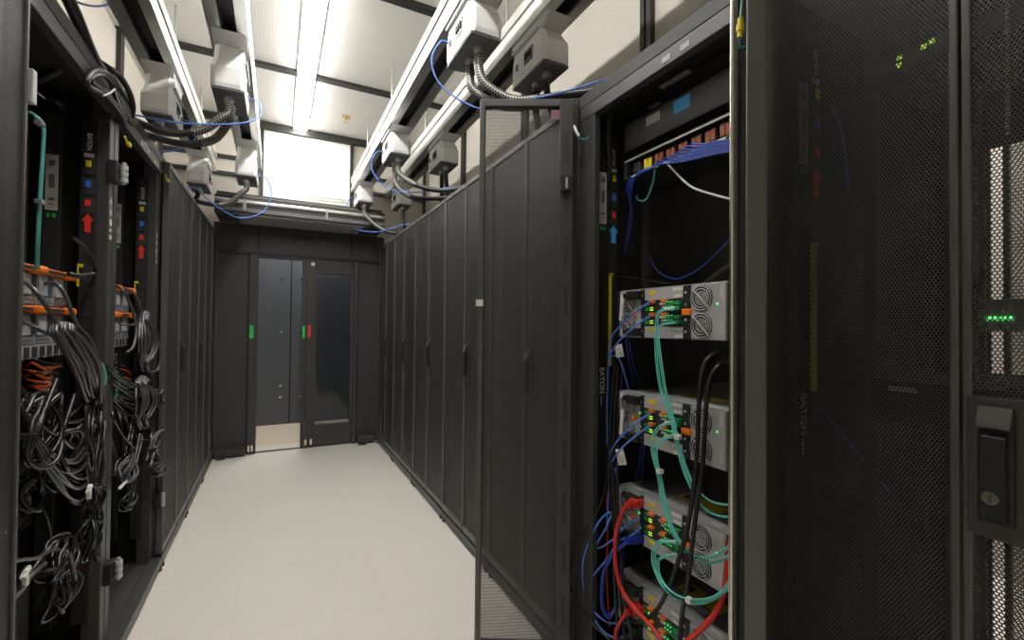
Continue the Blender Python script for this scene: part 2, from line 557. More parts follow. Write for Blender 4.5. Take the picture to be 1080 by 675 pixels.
# door head: soffit and track rails
e = MB()
e.box(-0.37, 4.87, 2.302, 0.80, YE-0.001, 2.315)
e.mat(1)
e.box(-0.515, 4.84, 2.306, -0.372, YE-0.001, 2.32)
e.box(0.80, 4.84, 2.306, 0.985, YE-0.001, 2.32)
e.box(-0.372, 4.86, 2.295, -0.33, YE-0.001, 2.302)
e.box(0.775, 4.86, 2.295, 0.815, YE-0.001, 2.302)
struct('trim_30', e, [M['soffit'], M['endblack']])
e = MB()
e.box(-0.515, 4.83, 2.321, 0.985, 4.88, 2.36)
e.box(-0.515, 4.84, 2.36, 0.985, 4.87, 2.40)
e.box(-0.515, 4.85, 2.44, 0.985, YE-0.04, 2.47)
e.mat(1)
e.box(-0.515, 4.822, 2.335, 0.985, 4.83, 2.343)
e.box(-0.515, 4.822, 2.352, 0.985, 4.832, 2.358)
e.mat(2)
e.cyl((-0.515, 4.835, 2.418), (0.985, 4.835, 2.418), 0.02, 14)
e.mat(0)
e.box(-0.515, 4.98, 2.47, 0.985, 5.06, 2.53)
e.mat(1)
e.box(-0.515, 4.972, 2.485, 0.985, 4.982, 2.49)
e.box(-0.515, 4.972, 2.505, 0.985, 4.982, 2.51)
for x in (-0.28, 0.42, 0.82):
    e.box(x-0.012, 4.815, 2.34, x+0.012, 4.845, 2.44)
struct('trim_31', e, [M['endblack'], M['soffit'], M['rail']])

# door opening: jambs, standing leaf with glass, push stickers
e = MB()
e.box(-0.253, YE-0.05, 0, -0.175, YE+0.06, 2.0, 0.004)
e.box(0.745, YE-0.05, 0, 0.782, YE+0.06, 2.0, 0.004)
e.box(-0.175, YE-0.01, 1.975, 0.745, YE+0.06, 2.012)
e.box(-0.175, YE-0.02, 0.0, 0.745, YE+0.02, 0.006)
dr = struct('door_1', e, M['endblack'])
g = MB().box(-0.243, YE-0.053, 1.155, -0.208, YE-0.0495, 1.285)
g.build('push_sticker', M['green'], dr)
st = MB()
for x in (-0.235, -0.205):
    st.box(x-0.008, YE-0.056, 0.03, x+0.008, YE-0.049, 0.09)
st.build('bolt', M['steel'], dr)
e = MB()
e.box(0.232, YE-0.035, 0.012, 0.268, YE+0.03, 1.985, 0.003)
d2 = struct('door_2', e, M['endblack'])
e = MB().box(0.236, YE-0.039, 1.155, 0.262, YE-0.0345, 1.285)
e.build('push_sticker', M['green'], d2)
e = MB()
e.box(0.272, YE-0.02, 0.012, 0.372, YE+0.02, 1.985, 0.003)
e.box(0.715, YE-0.02, 0.012, 0.745, YE+0.02, 1.985, 0.003)
e.box(0.372, YE-0.02, 0.012, 0.715, YE+0.02, 0.232, 0.003)
e.box(0.372, YE-0.02, 1.845, 0.715, YE+0.02, 1.985, 0.003)
d3 = struct('door_3', e, M['endblack'])
MB().box(0.368, YE-0.003, 0.228, 0.719, YE+0.003, 1.849).build('pane', M['glass'], d3)
MB().box(0.292, YE-0.024, 1.165, 0.318, YE-0.0195, 1.295).build('push_sticker', M['redlabel'], d3)
b = MB()
b.cyl((0.33, YE-0.026, 1.94), (0.33, YE-0.018, 1.94), 0.02, 14)
b.build('sensor', M['white'], d3)
st = MB()
for x in (0.285, 0.335):
    st.box(x-0.01, YE-0.026, 0.03, x+0.01, YE-0.019, 0.09)
st.build('bolt', M['steel'], d3)
# black feet of the end panels
for i, (x0, x1) in enumerate(((-0.515, -0.26), (0.79, 0.985))):
    e = MB()
    e.box(x0, YE-0.12, 0.02, x1, YE-0.002, 0.075, 0.006)
    e.box(x0+0.02, YE-0.16, 0.0, x0+0.09, YE-0.03, 0.02, 0.004)
    e.box(x1-0.09, YE-0.09, 0.0, x1-0.02, YE-0.03, 0.02, 0.004)
    struct('baseboard_%s' % ('left' if i == 0 else 'right'), e, M['endblack'])

# ------------------------------------------------------------------ lamps
def lamp(name, x0, x1, y0, y1, z, label, n=1):
    t = thing(name, label, 'lamp', ((x0+x1)/2, (y0+y1)/2, z-0.06), 0)
    og = t.location
    h = MB()
    h.box(x0-0.006, y0, z-0.022, x1+0.006, y1, z-0.001, 0.004)
    h.build('housing', M['lampbody'], t, origin=og)
    d = MB()
    prof = [(x0, z-0.022), (x0+0.01, z-0.045), (x0+0.04, z-0.058), (x1-0.04, z-0.058), (x1-0.01, z-0.045), (x1, z-0.022)]
    d.prism(prof, 'y', y0+0.01, y1-0.01)
    d.build('diffuser', M['lamp'], t, origin=og)
    return t
spans = [(3.87, 5.2, 'glowing white ceiling strip lamp nearest the bright window over the doors'),
         (2.53, 3.86, 'glowing white ceiling strip lamp second from the bright window over the doors'),
         (1.19, 2.52, 'glowing white ceiling strip lamp third from the bright window over the doors'),
         (0.3, 1.18, 'short added ceiling strip lamp, out of view at the near end of the aisle'),  # added out of view to brighten the arrays and the near door
         ]
for y0, y1, lb in spans:
    lamp('ceiling_lamp', 0.12, 0.25, y0, y1, ZC, lb)
lamp('ceiling_lamp', 2.72, 2.86, -0.6, 3.0, ZC, 'glowing white ceiling lamp in the aisle behind the right rack row')
lamp('ceiling_lamp', -2.2, -2.06, 0.4, 4.6, ZC, 'glowing white ceiling lamp in the aisle behind the left rack row')
lamp('ceiling_lamp', 0.1, 0.5, 5.62, 6.3, ZC, 'glowing white ceiling lamp in the corridor beyond the sliding doors')

# sprinkler head
s = thing('sprinkler', 'small brass sprinkler head on the white ceiling', 'sprinkler', (0.577, 4.74, ZC-0.06))
og = s.location
m_ = MB().cyl((0.577, 4.74, ZC-0.006), (0.577, 4.74, ZC), 0.04, 20)
m_.build('escutcheon', M['brass'], s, origin=og)
m_ = MB()
m_.cyl((0.577, 4.74, ZC-0.035), (0.577, 4.74, ZC-0.005), 0.012, 12)
m_.cyl((0.577, 4.74, ZC-0.05), (0.577, 4.74, ZC-0.046), 0.022, 14)
m_.box(0.575, 4.722, ZC-0.05, 0.579, 4.726, ZC-0.02)
m_.box(0.575, 4.754, ZC-0.05, 0.579, 4.758, ZC-0.02)
m_.build('nozzle', M['brass'], s, origin=og)

# ------------------------------------------------------------------ racks
def door_mesh(w, sgn, solid_handle):
    """frame of one door leaf; hinge line at x=0, leaf towards sgn*x, outer face at y=0"""
    f = MB()
    st, rl = 0.014, 0.04
    z0, z1 = 0.075, 2.165
    def bx(xa, xb, za, zb, ya=0.0, yb=0.03, b=0.003):
        f.box(min(sgn*xa, sgn*xb), ya, za, max(sgn*xa, sgn*xb), yb, zb, b)
    bx(0.002, st, z0, z1)
    bx(w-st*(1.6 if w < RW/2-0.001 else 1.0), w-0.002, z0, z1)
    bx(st, w-st, z0, z0+rl)
    bx(st, w-st, z1-rl*0.7, z1)
    return f

def add_door(rack, hinge_x, sgn, ang, handle=False, w=RW/2):
    f = door_mesh(w, sgn, handle).build('door', M['door_grey'], rack, loc=(hinge_x, 0.0, 0.0), rotz=ang)
    p = MB()
    p.box(min(sgn*0.013, sgn*(w-0.013)), 0.006, 0.113, max(sgn*0.013, sgn*(w-0.013)), 0.0075, 2.139)
    p.build('mesh_panel', M['perf'], f)
    if handle:
        c = sgn*(w-0.043)
        pl = MB()
        pl.box(c-0.036, -0.002, 0.975, c+0.036, 0.012, 1.195, 0.002)
        pl.build('lock_plate', M['charcoal'], f)
        h = MB()
        h.box(c-0.021, -0.010, 1.0, c+0.021, -0.002, 1.182, 0.004)
        h.prism([(-0.003, 1.150), (-0.020, 1.135), (-0.020, 1.012), (-0.003, 1.006)], 'x', c-0.014, c+0.014)
        h.mat(1)
        h.prism([(-0.010, 1.182), (-0.0105, 1.158), (-0.021, 1.150), (-0.02, 1.155)], 'x', c-0.019, c+0.019)
        h.mat(2)
        h.cyl((c-0.002, -0.020, 1.043), (c-0.002, -0.024, 1.043), 0.010, 18)
        h.mat(3)
        h.box(c-0.003, -0.0246, 1.037, c-0.001, -0.0238, 1.049)
        h.build('handle', [M['black'], M['door_grey'], M['steel'], M['ink']], f)
    return f

def rack_parts(t, rear='panel', sides=(True, True), inset=0.004):
    b = MB()
    for x in (0.004, RW-0.054):
        pm = MB()
        if inset > 0.01 and x < 0.1:
            pm.box(0.004, 0.032, 0.06, inset, 0.045, RH-0.05, 0.002)
            pm.box(inset, 0.032, 0.06, inset+0.05, 0.058, RH-0.05, 0.003)
        else:
            pm.box(x, 0.045, 0.06, x+0.05, 0.10, RH-0.05, 0.003)
        pm.build('post', M['charcoal'], t)
        pm = MB()
        pm.box(x, RD-0.1, 0.06, x+0.05, RD-0.03, RH-0.05, 0.003)
        pm.build('post', M['black'], t)
    tp = MB()
    tp.box(0.002, 0.03, RH-0.05, RW-0.002, RD-0.002, RH, 0.003)
    tp.build('top_panel', M['black'], t)
    pb = MB()
    pb.box(0.002, 0.0, 0.012, RW-0.002, 0.05, 0.06, 0.003)
    pb.box(0.002, 0.05, 0.02, RW-0.002, RD-0.002, 0.06)
    pb.build('plinth', M['charcoal'], t)
    for x in (0.03, RW-0.03):
        for y in (0.012, RD-0.06):
            MB().cyl((x, y, 0.0), (x, y, 0.016), 0.018, 12).build('foot', M['black'], t)
    for k, x in enumerate((0.0006, RW-0.0036)):
        if sides[k]:
            sp = MB()
            sp.box(x, 0.06, 0.06, x+0.003, RD-0.004, RH-0.05)
            sp.build('side_panel', M['deep'], t)
    if rear == 'panel':
        MB().box(0.05, RD-0.03, 0.06, RW-0.05, RD-0.02, RH-0.05).build('rear_panel', M['deep'], t)
    elif rear == 'mesh':
        MB().box(0.05, RD-0.03, 0.06, RW-0.05, RD-0.0285, RH-0.05).build('rear_panel', M['perf'], t)
    for x in (0.122, RW-0.147):
        for y in (0.24, 0.85):
            r = MB()
            r.box(x, y, 0.06, x+0.025, y+0.02, RH-0.05)
            r.mat(1)
            if y < 0.5:
                k = 0
                z = 0.1
                while z < 2.1:
                    r.box(x+0.009, y-0.0006, z, x+0.016, y+0.0002, z+0.007)
                    z += 0.0445
            r.build('mounting_rail', [M['black'], M['slot']], t)

# --- right row
def right_rack(k, label):
    return thing('server_rack', label, 'server rack', (XR, JR[k+1], 0), -PI/2, 'black server racks in the right row')
def left_rack(k, label):
    return thing('server_rack', label, 'server rack', (XL, JL[k], 0), PI/2, 'black server racks in the left row')

R0 = right_rack(0, 'closed black mesh-door rack with a black lever handle beside the open rack of storage arrays')
rack_parts(R0, rear='open')
MB().box(0.055, RD-0.03, 1.9, RW-0.05, RD-0.02, RH-0.05).build('rear_blank', M['deep'], R0)
MB().box(0.055, RD-0.03, 0.06, 0.096, RD-0.02, 1.9).build('rear_stile', M['deep'], R0)
MB().box(0.126, RD-0.03, 0.06, 0.14, RD-0.01, 1.9).build('rear_stile', M['black'], R0)
MB().box(0.141, RD-0.022, 0.06, RW-0.05, RD-0.0205, 1.9).build('rear_mesh', M['perf'], R0)
add_door(R0, 0.0, 1, 0.0)
add_door(R0, RW, -1, 0.0, handle=True)
R1 = right_rack(1, 'open black rack holding the four grey storage arrays and their coloured cables')
rack_parts(R1, rear='mesh', inset=0.048)
dA = add_door(R1, 0.0, 1, -math.radians(118.5), w=0.357)
dB = add_door(R1, RW, -1, math.radians(128.5))
closed = None
names = ['first closed black rack beyond the open mesh door of the right row',
         'second closed black rack beyond the open mesh door of the right row',
         'third closed black rack beyond the open mesh door of the right row',
         'fourth closed black rack beyond the open mesh door of the right row',
         'last closed black rack of the right row, against the end wall panels']
for i in range(5):
    if closed is None:
        closed = right_rack(2, names[0])
        rack_parts(closed)
        add_door(closed, 0.0, 1, 0.0)
        add_door(closed, RW, -1, 0.0, handle=True)
    else:
        dup(closed, (XR, JR[3+i], 0), -PI/2, names[i])
dup_last = None
# --- left row
dup(closed, (XL, JL[0]-0.058, 0), PI/2, 'closed black mesh-door rack at the photo left edge, nearest of its row', 'black server racks in the left row')
L1 = left_rack(1, 'open black left-row rack nearest the camera, stuffed with black cord coils below orange levers')
rack_parts(L1)
L2 = left_rack(2, 'open black left-row rack second from the camera, next to the closed left doors')
rack_parts(L2)
ln = ['first closed black left-row rack beyond the two open cord-filled racks',
      'second closed black left-row rack beyond the two open cord-filled racks',
      'last closed black rack of the left row, against the end wall panels']
for i in range(3):
    dup(closed, (XL, JL[3+i], 0), PI/2, ln[i], 'black server racks in the left row')

# --- open far door of R1 (leaf swung out): inner stiffener with slots, label, earth lead
s = MB()
s.box(0.002, 0.03, 0.09, 0.052, 0.058, 2.15, 0.003)
s.mat(1)
z = 0.2
while z < 2.0:
    s.box(0.02, 0.0575, z, 0.034, 0.0586, z+0.11, 0.0)
    z += 0.19
s.build('stiffener', [M['charcoal'], M['ink']], dA)
s = MB()
s.box(0.012, 0.058, 1.80, 0.05, 0.075, 1.86, 0.003)
s.mat(1)
s.box(0.024, 0.074, 1.81, 0.032, 0.077, 1.85)
s.build('latch', [M['black'], M['zinc']], dA)
s = MB()
s.box(0.335, 0.028, 1.375, 0.362, 0.036, 1.40)
s.build('bumper', M['white'], dA)
# near door: lock rod and guides on the inner face
s = MB()
s.cyl((-0.335, 0.05, 0.1), (-0.335, 0.05, 2.14), 0.0045, 12)
s.build('lock_rod', M['steel'], dB)
for z in (0.25, 0.72, 2.0):
    s = MB()
    s.box(-0.342, 0.03, z-0.008, -0.328, 0.056, z+0.008, 0.002)
    s.build('rod_guide', M['black'], dB)
s = MB()
s.box(-0.05, 0.03, 0.09, -0.002, 0.038, 2.15, 0.002)
s.build('stiffener', M['charcoal'], dB)
# rod inside the near leaf of R0
for f in R0.children:
    if f.name.startswith('door') and f.location.x > 0.5:
        s = MB()
        s.cyl((-0.329, 0.045, 1.62), (-0.329, 0.045, 2.13), 0.0045, 12)
        s.build('lock_rod', M['steel'], f)

# earth leads
def cable(name, pts, r, m, label, cat='cable', group=None, seg=7, sub=6):
    return solo(name, MB().tube(pts, r, seg, sub), m, label, cat, group)

# R1 inside roof: rail, stickers
s = MB()
s.box(0.004, 0.03, RH-0.10, RW-0.004, 0.06, RH-0.05, 0.003)
s.build('front_rail', M['charcoal'], R1)
for x in (0.43, 0.50):
    s = MB()
    s.box(x, 0.0285, RH-0.088, x+0.034, 0.0298, RH-0.07)
    s.build('sticker', M['chassis'], R1)
s = MB()
s.box(0.05, 0.0, 0.0, 0.085, 0.002, 0.035)
o_ = s.build('sticker', M['mauve'], dA, loc=(0, 0.031, 2.085))
s = MB()
s.box(0.25, 0.20, RH-0.056, 0.62, 0.26, RH-0.0505)
s.mat(1)
s.box(0.28, 0.17, RH-0.056, 0.40, 0.19, RH-0.0505)
s.box(0.12, 0.24, RH-0.056, 0.2, 0.26, RH-0.0505)
s.build('cable_entry', [M['charcoal'], M['zinc']], R1)
for t, labelled in ((L1, 1), (L2, 1)):
    s = MB()
    s.box(0.004, 0.03, RH-0.10, RW-0.004, 0.06, RH-0.05, 0.003)
    s.build('front_rail', M['charcoal'], t)

# ------------------------------------------------------------------ power strips
def pdu(label_top, arrow, big_label, loc_rack, fx, depth0, depth1, label, group):
    """upright power strip on a side panel; fx = +1 facing local +x (panel at x=0) or -1 (panel at x=RW)"""
    t = thing('power_strip', label, 'power strip', loc_rack.matrix_basis @ Vector(((0.02 if fx > 0 else RW-0.02), (depth0+depth1)/2, 0.2)), loc_rack.rotation_euler.z, group)
    dm = (depth1-depth0)/2
    def bx(mb, a0, a1, z0, z1, o0, o1, b=0.0):
        xs = sorted((fx*o0, fx*o1))
        mb.box(xs[0], a0, z0-0.2, xs[1], a1, z1-0.2, b)
    th = 0.025 if fx > 0 else 0.045
    m_ = MB()
    bx(m_, -dm, dm, 0.2, 2.05, -0.012, th, 0.003)
    m_.build('body', M['black'], t)
    # text runs down the strip
    def txt(mb, s, size, zc, a=0.0):
        X = Vector((0, 0, -1))                       # reading direction
        N = Vector((fx, 0, 0))
        Yv = N.cross(X)
        Mx = Matrix(((X.x, Yv.x, N.x, fx*(th+0.0006)), (X.y, Yv.y, N.y, a), (X.z, Yv.z, N.z, zc-0.2), (0, 0, 0, 1)))
        mb.text(s, size, Mx)
    if big_label:
        m_ = MB()
        bx(m_, -0.017, 0.017, 1.70, 1.90, th, th+0.001)
        m_.mat(1)
        for z, h_ in ((1.72, 0.004), (1.735, 0.01), (1.78, 0.05), (1.86, 0.02)):
            bx(m_, -0.008, 0.008, z, z+h_, th+0.001, th+0.0014)
        m_.build('rating_label', [M['label'], M['chassis']], t)
        m_ = MB()
        bx(m_, -0.012, -0.002, 1.675, 1.69, th, th+0.001)
        bx(m_, 0.004, 0.012, 1.675, 1.69, th, th+0.001)
        m_.build('inspection_sticker', M['green'], t)
        m_ = MB()
        txt(m_, 'EATON', 0.03, 1.095)
        bx(m_, -0.003, 0.001, 1.0, 1.035, th, th+0.0006)
        m_.build('lettering', M['white'], t)
    else:
        m_ = MB()
        txt(m_, 'EATON', 0.019, 1.965)
        bx(m_, -0.014, 0.014, 1.908, 1.922, th, th+0.001)
        m_.build('lettering', M['label'], t)
        for z, k in ((1.895, 'yellow'), (1.82, 'bluelabel'), (1.75, 'redlabel')):
            m_ = MB()
            bx(m_, -0.016, 0.016, z-0.05, z+0.01, th, th+0.004, 0.001)
            m_.build('breaker', M['slot'], t)
            m_ = MB()
            bx(m_, -0.008, 0.008, z-0.025, z, th+0.004, th+0.008, 0.002)
            m_.build('breaker_switch', M[k], t)
        m_ = MB()
        a, zt = 0.0, 1.70-0.2
        aw = 0.022 if fx > 0 else 0.017
        pr = [(0, zt), (aw, zt-0.028), (aw*0.5, zt-0.028), (aw*0.5, zt-0.07), (-aw*0.5, zt-0.07), (-aw*0.5, zt-0.028), (-aw, zt-0.028)]
        m_.prism(pr, 'x', *sorted((fx*(th+0.001), fx*(th+0.003))))
        m_.build('arrow_sticker', M[arrow], t)
        m_ = MB()
        zl = 1.15 if fx > 0 else 1.43
        e0, e1 = (-dm+0.001, -dm+0.009) if fx > 0 else (dm-0.005, dm-0.001)
        bx(m_, e0, e1, zl, 1.51, th, th+0.012, 0.001)
        bx(m_, *((-dm+0.001, -dm+0.016) if fx > 0 else (dm-0.016, dm-0.001)), 1.50, 1.512, th, th+0.012, 0.001)
        m_.build('yellow_cover', M['yellow'], t)
        for k in range(9):
            z = 1.16+0.04*k
            m_ = MB()
            bx(m_, -0.014, 0.008, z, z+0.025, th, th+0.002)
            m_.build('outlet', M['slot'], t)
        for k in range(8):
            z = 0.35+0.04*k
            m_ = MB()
            bx(m_, -0.004, 0.003, z, z+0.022, th, th+0.002)
            m_.build('outlet_mark', M['darkred'], t)
    return t
for rk, fx, nm_, dA_, dB_ in ((R1, 1, 'rack of storage arrays', (0.09, 0.138), (0.142, 0.188)), (R0, 1, 'rack with the lever handle', (0.108, 0.154), (0.158, 0.204)),
                              (L1, -1, 'nearer open left rack', (0.175, 0.225), (0.075, 0.125)), (L2, -1, 'farther open left rack', (0.175, 0.225), (0.075, 0.125))):
    pdu(False, None, True, rk, fx, *dA_, 'black upright power strip with a white rating label in the %s' % nm_, 'black upright power strips inside the racks')
    pdu(True, 'skysticker' if rk is R1 else 'redlabel', False, rk, fx, *dB_, 'black power strip with %s arrow in the %s' % ('a blue' if rk is R1 else 'a red', nm_), 'black upright power strips inside the racks')

# ------------------------------------------------------------------ storage arrays
AW, AH, AD = 0.445, 0.167, 0.62
def storage_array(label):
    t = thing('storage_array', label, 'storage array', (0, 0, 0), -PI/2, 'grey storage arrays in the open right rack')
    U = lambda u: (u-0.5)*AW
    Vv = lambda v: v*AH
    def bx(mb, u0, u1, v0, v1, y0, y1, b=0.0):
        mb.box(U(u0), y0, Vv(v0), U(u1), y1, Vv(v1), b)
    c = MB()
    c.box(-AW/2, 0.0, 0.0, AW/2, AD, AH, 0.002)
    c.mat(1)
    c.box(-AW/2+0.001, 0.001, AH-0.001, AW/2-0.001, 0.05, AH+0.0012)
    c.build('chassis', [M['chassis'], M['zinc']], t)
    lb = MB()
    lb.box(-0.12, 0.056, AH+0.0003, 0.10, 0.085, AH+0.0012)
    lb.build('top_label', M['palegrey'], t)
    lb = MB()
    lb.box(-0.05, 0.10, AH+0.0003, 0.12, 0.16, AH+0.0012)
    lb.mat(1)
    lb.box(-0.035, 0.11, AH+0.0012, -0.005, 0.15, AH+0.0016)
    lb.build('warning_label', [M['yellow'], M['ink']], t)
    for x in (-0.17, 0.15):
        lb = MB()
        lb.box(x, 0.018, AH+0.0012, x+0.035, 0.03, AH+0.002)
        lb.build('asset_tag', M['white'], t)
    for sx in (-1, 1):
        ear = MB()
        ear.box(*sorted((sx*AW/2, sx*(AW/2+0.019)))[:1], 0.0, 0.0, sorted((sx*AW/2, sx*(AW/2+0.019)))[1], 0.003, AH)
        ear.build('ear', M['black'], t)
    for sx in (-1, 1):   # outer power modules with two fans each
        u0, u1 = (0.005, 0.25) if sx < 0 else (0.725, 0.995)
        p = MB()
        bx(p, u0, u1, 0.01, 0.985, -0.006, 0.002, 0.001)
        p.mat(1)
        uu = 0.02 if sx < 0 else 0.955
        bx(p, uu, uu+0.022, 0.72, 0.95, -0.0068, -0.0058)
        bx(p, uu, uu+0.022, 0.12, 0.3, -0.0068, -0.0058)
        pw = p.build('power_module', [M['zinc'], M['label']], t)
        uf = 0.10 if sx < 0 else 0.81
        for v in (0.74, 0.26):
            cx, cz = U(uf), Vv(v)
            k = MB()
            k.cyl((cx, -0.0062, cz), (cx, -0.0075, cz), 0.0385, 28)
            k.mat(1)
            k.cyl((cx, -0.0075, cz), (cx, -0.0085, cz), 0.021, 24)
            for R_ in (0.0355, 0.0275):
                k.ring((cx, -0.0095, cz), (0, 1, 0), R_, 0.0018, 24, 5)
            k.tube([(cx-0.031, -0.0115, cz+0.031), (cx+0.031, -0.0115, cz-0.031)], 0.0018, 5, 1)
            k.mat(0)
            for R_ in (0.016, 0.010):
                k.ring((cx, -0.0088, cz), (0, 1, 0), R_, 0.0008, 20, 4)
            for q_ in range(3):
                an = q_*PI/3+0.3
                k.tube([(cx-0.019*math.cos(an), -0.0088, cz-0.019*math.sin(an)), (cx+0.019*math.cos(an), -0.0088, cz+0.019*math.sin(an))], 0.0008, 4, 1)
            k.build('fan', [M['deep'], M['zinc']], pw)
        if sx < 0:
            for va, vb in ((0.79, 0.965), (0.03, 0.2)):
                q = MB()
                bx(q, 0.135, 0.262, va, vb, -0.03, -0.005, 0.004)
                bx(q, 0.085, 0.14, va+0.04, vb-0.04, -0.026, -0.008, 0.004)
                q.build('inlet_plug', M['black'], pw)
        l_ = MB()
        bx(l_, (0.235 if sx < 0 else 0.93), (0.242 if sx < 0 else 0.938), 0.61, 0.64, -0.008, -0.0055)
        l_.build('status_light', M['led_green'], pw)
    # black divider bars with screws and the orange pull
    for u0, u1 in ((0.25, 0.285), (0.66, 0.722)):
        b_ = MB()
        bx(b_, u0, u1, 0.0, 0.99, -0.008, 0.002, 0.001)
        b_.mat(1)
        for v in (0.14, 0.36, 0.64, 0.86):
            cx = U((u0+u1)/2-0.008)
            b_.cyl((cx, -0.008, Vv(v)), (cx, -0.0095, Vv(v)), 0.004, 10)
        b_.build('divider', [M['black'], M['zinc']], t)
    for ua, ub in ((0.655, 0.735), (0.165, 0.20)):
        o_ = MB()
        bx(o_, ua, ub, 0.44, 0.56, -0.013, -0.004, 0.003)
        o_.build('pull_tab', M['orange'], t)
    # plain modules above and below
    for v0, v1, stick in ((0.76, 0.985, 0.93), (0.01, 0.235, 0.2)):
        b_ = MB()
        bx(b_, 0.287, 0.658, v0, v1, -0.006, 0.002, 0.001)
        b_.mat(1)
        bx(b_, 0.34, 0.405, stick-0.06, stick+0.015, -0.0072, -0.0058)
        b_.mat(2)
        bx(b_, 0.565, 0.65, v1-0.075, v1-0.02, -0.0072, -0.0058)
        bx(b_, 0.58, 0.65, v0+0.02, v0+0.08, -0.0072, -0.0058)
        b_.build('controller_cover', [M['palegrey'], M['yellow'], M['white']], t)
    # two interface modules
    for v0 in (0.245, 0.505):
        h = 0.25
        q = MB()
        bx(q, 0.287, 0.658, v0, v0+h, -0.004, 0.002)
        io = q.build('interface_module', M['slot'], t)
        for u in (0.35, 0.47):
            q = MB()
            bx(q, u, u+0.05, v0+h-0.055, v0+h+0.005, -0.016, -0.002, 0.002)
            q.build('lever', M['orange'], io)
        q = MB()
        for u in (0.293, 0.315):
            bx(q, u, u+0.018, v0+0.04, v0+0.11, -0.007, -0.003)
            bx(q, u, u+0.018, v0+0.14, v0+0.20, -0.007, -0.003)
        q.build('port', M['sfp'], io)
        q = MB()
        bx(q, 0.33, 0.38, v0+0.16, v0+0.21, -0.008, -0.003, 0.001)
        q.build('tab', M['magenta'], io)
        q = MB()
        for k in range(2):
            for j in range(2):
                bx(q, 0.345+0.018*k, 0.353+0.018*k, v0+0.045+0.045*j, v0+0.066+0.045*j, -0.0075, -0.003)
        q.build('indicator', M['led_lime'], io)
        q = MB()
        bx(q, 0.44, 0.50, v0+0.15, v0+0.20, -0.006, -0.003)
        bx(q, 0.46, 0.505, v0+0.09, v0+0.125, -0.006, -0.003)
        q.build('port_label', M['label'], io)
        for k in range(2):
            q = MB()
            for j in range(3):
                bx(q, 0.525+0.025*j, 0.543+0.025*j, v0+0.05+0.09*k, v0+0.105+0.09*k, -0.018, -0.003, 0.001)
            bx(q, 0.605, 0.65, v0+0.045+0.09*k, v0+0.11+0.09*k, -0.02, -0.003, 0.001)
            q.build('transceiver', M['sfp'], io)
        q = MB()
        for k in range(2):
            for j in range(3):
                bx(q, 0.53+0.025*j, 0.536+0.025*j, v0+0.112+0.085*k, v0+0.122+0.085*k, -0.0195, -0.0175)
        q.build('link_light', M['led_green'], io)
    return t
AX = 1.115
AY = 1.072
az = (1.265, 0.903, 0.563, 0.255)
al = ['grey storage array at the top of the open right rack, at eye level',
      'grey storage array second from the top in the open right rack',
      'grey storage array third from the top with red and blue power plugs',
      'grey storage array lowest in the open right rack, below the red and blue plugs']
A0 = storage_array(al[0])
A0.location = (AX, AY, az[0])
for i in range(1, 4):
    dup(A0, (AX, AY, az[i]), -PI/2, al[i])
# shelf rails that carry the arrays
for i, lb in enumerate(('black shelf rails under the topmost grey storage array', 'black shelf rails under the second grey storage array',
                        'black shelf rails under the third grey storage array', 'black shelf rails under the lowest grey storage array')):
    m_ = MB()
    z = az[i]
    for y0, y1 in ((AY-0.247, AY-0.19), (AY+0.19, AY+0.247)):
        m_.box(AX+0.03, y0, z-0.006, AX+0.6, y1, z-0.0012)
    m_.box(AX+0.59, AY-0.247, z-0.006, AX+0.6, AY+0.247, z-0.0012)
    solo('shelf_rail', m_, M['black'], lb, 'shelf rail', 'shelf rails under the storage arrays')

# blank panel and patch panel at the top of R1
t = thing('rack_blank', 'dark grey blanking plate with white and blue labels atop the open right rack', 'blanking plate', (1.14, AY, 1.95), -PI/2)
m_ = MB().box(-0.24, 0, 0.0, 0.24, 0.012, 0.10, 0.003)
m_.box(-0.24, 0.0, 0.0, 0.24, 0.2, 0.006)
m_.build('face', M['charcoal'], t)
MB().box(0.0, -0.0012, 0.045, 0.065, 0.0, 0.088).build('blue_label', M['skysticker'], t)
MB().box(-0.125, -0.0012, 0.055, -0.06, 0.0, 0.085).build('white_label', M['label'], t)
t = thing('fibre_patch_bay', 'black fibre patch bay with a row of orange adapters above the blue cables', 'patch panel', (1.14, AY, 1.845), -PI/2)
m_ = MB()
m_.box(-0.24, 0, 0.062, 0.24, 0.2, 0.075, 0.002)
m_.box(-0.24, 0, 0.0, 0.24, 0.2, 0.008, 0.002)
m_.box(-0.24, 0.03, 0.0, 0.24, 0.04, 0.07)
m_.box(-0.24, 0, 0.0, -0.22, 0.2, 0.07)
m_.box(0.22, 0, 0.0, 0.24, 0.2, 0.07)
m_.build('housing', M['black'], t)
m_ = MB()
m_.box(-0.235, -0.001, 0.066, 0.235, 0.0005, 0.070)
m_.build('edge_strip', M['zinc'], t)
for k in range(8):
    x = -0.20+k*0.052
    m_ = MB()
    m_.box(x, 0.016, 0.012, x+0.04, 0.03, 0.06, 0.002)
    m_.mat(1)
    m_.box(x+0.003, 0.010, 0.018, x+0.019, 0.016, 0.052)
    m_.box(x+0.022, 0.010, 0.018, x+0.038, 0.016, 0.052)
    m_.build('adapter', [M['slot'], M['adapter'] if k > 1 else M['yellow'] if k == 1 else M['slot']], t)
    m_ = MB()
    m_.box(x+0.002, -0.0012, 0.001, x+0.03, 0.0, 0.007)
    m_.build('port_label', M['label'], t)

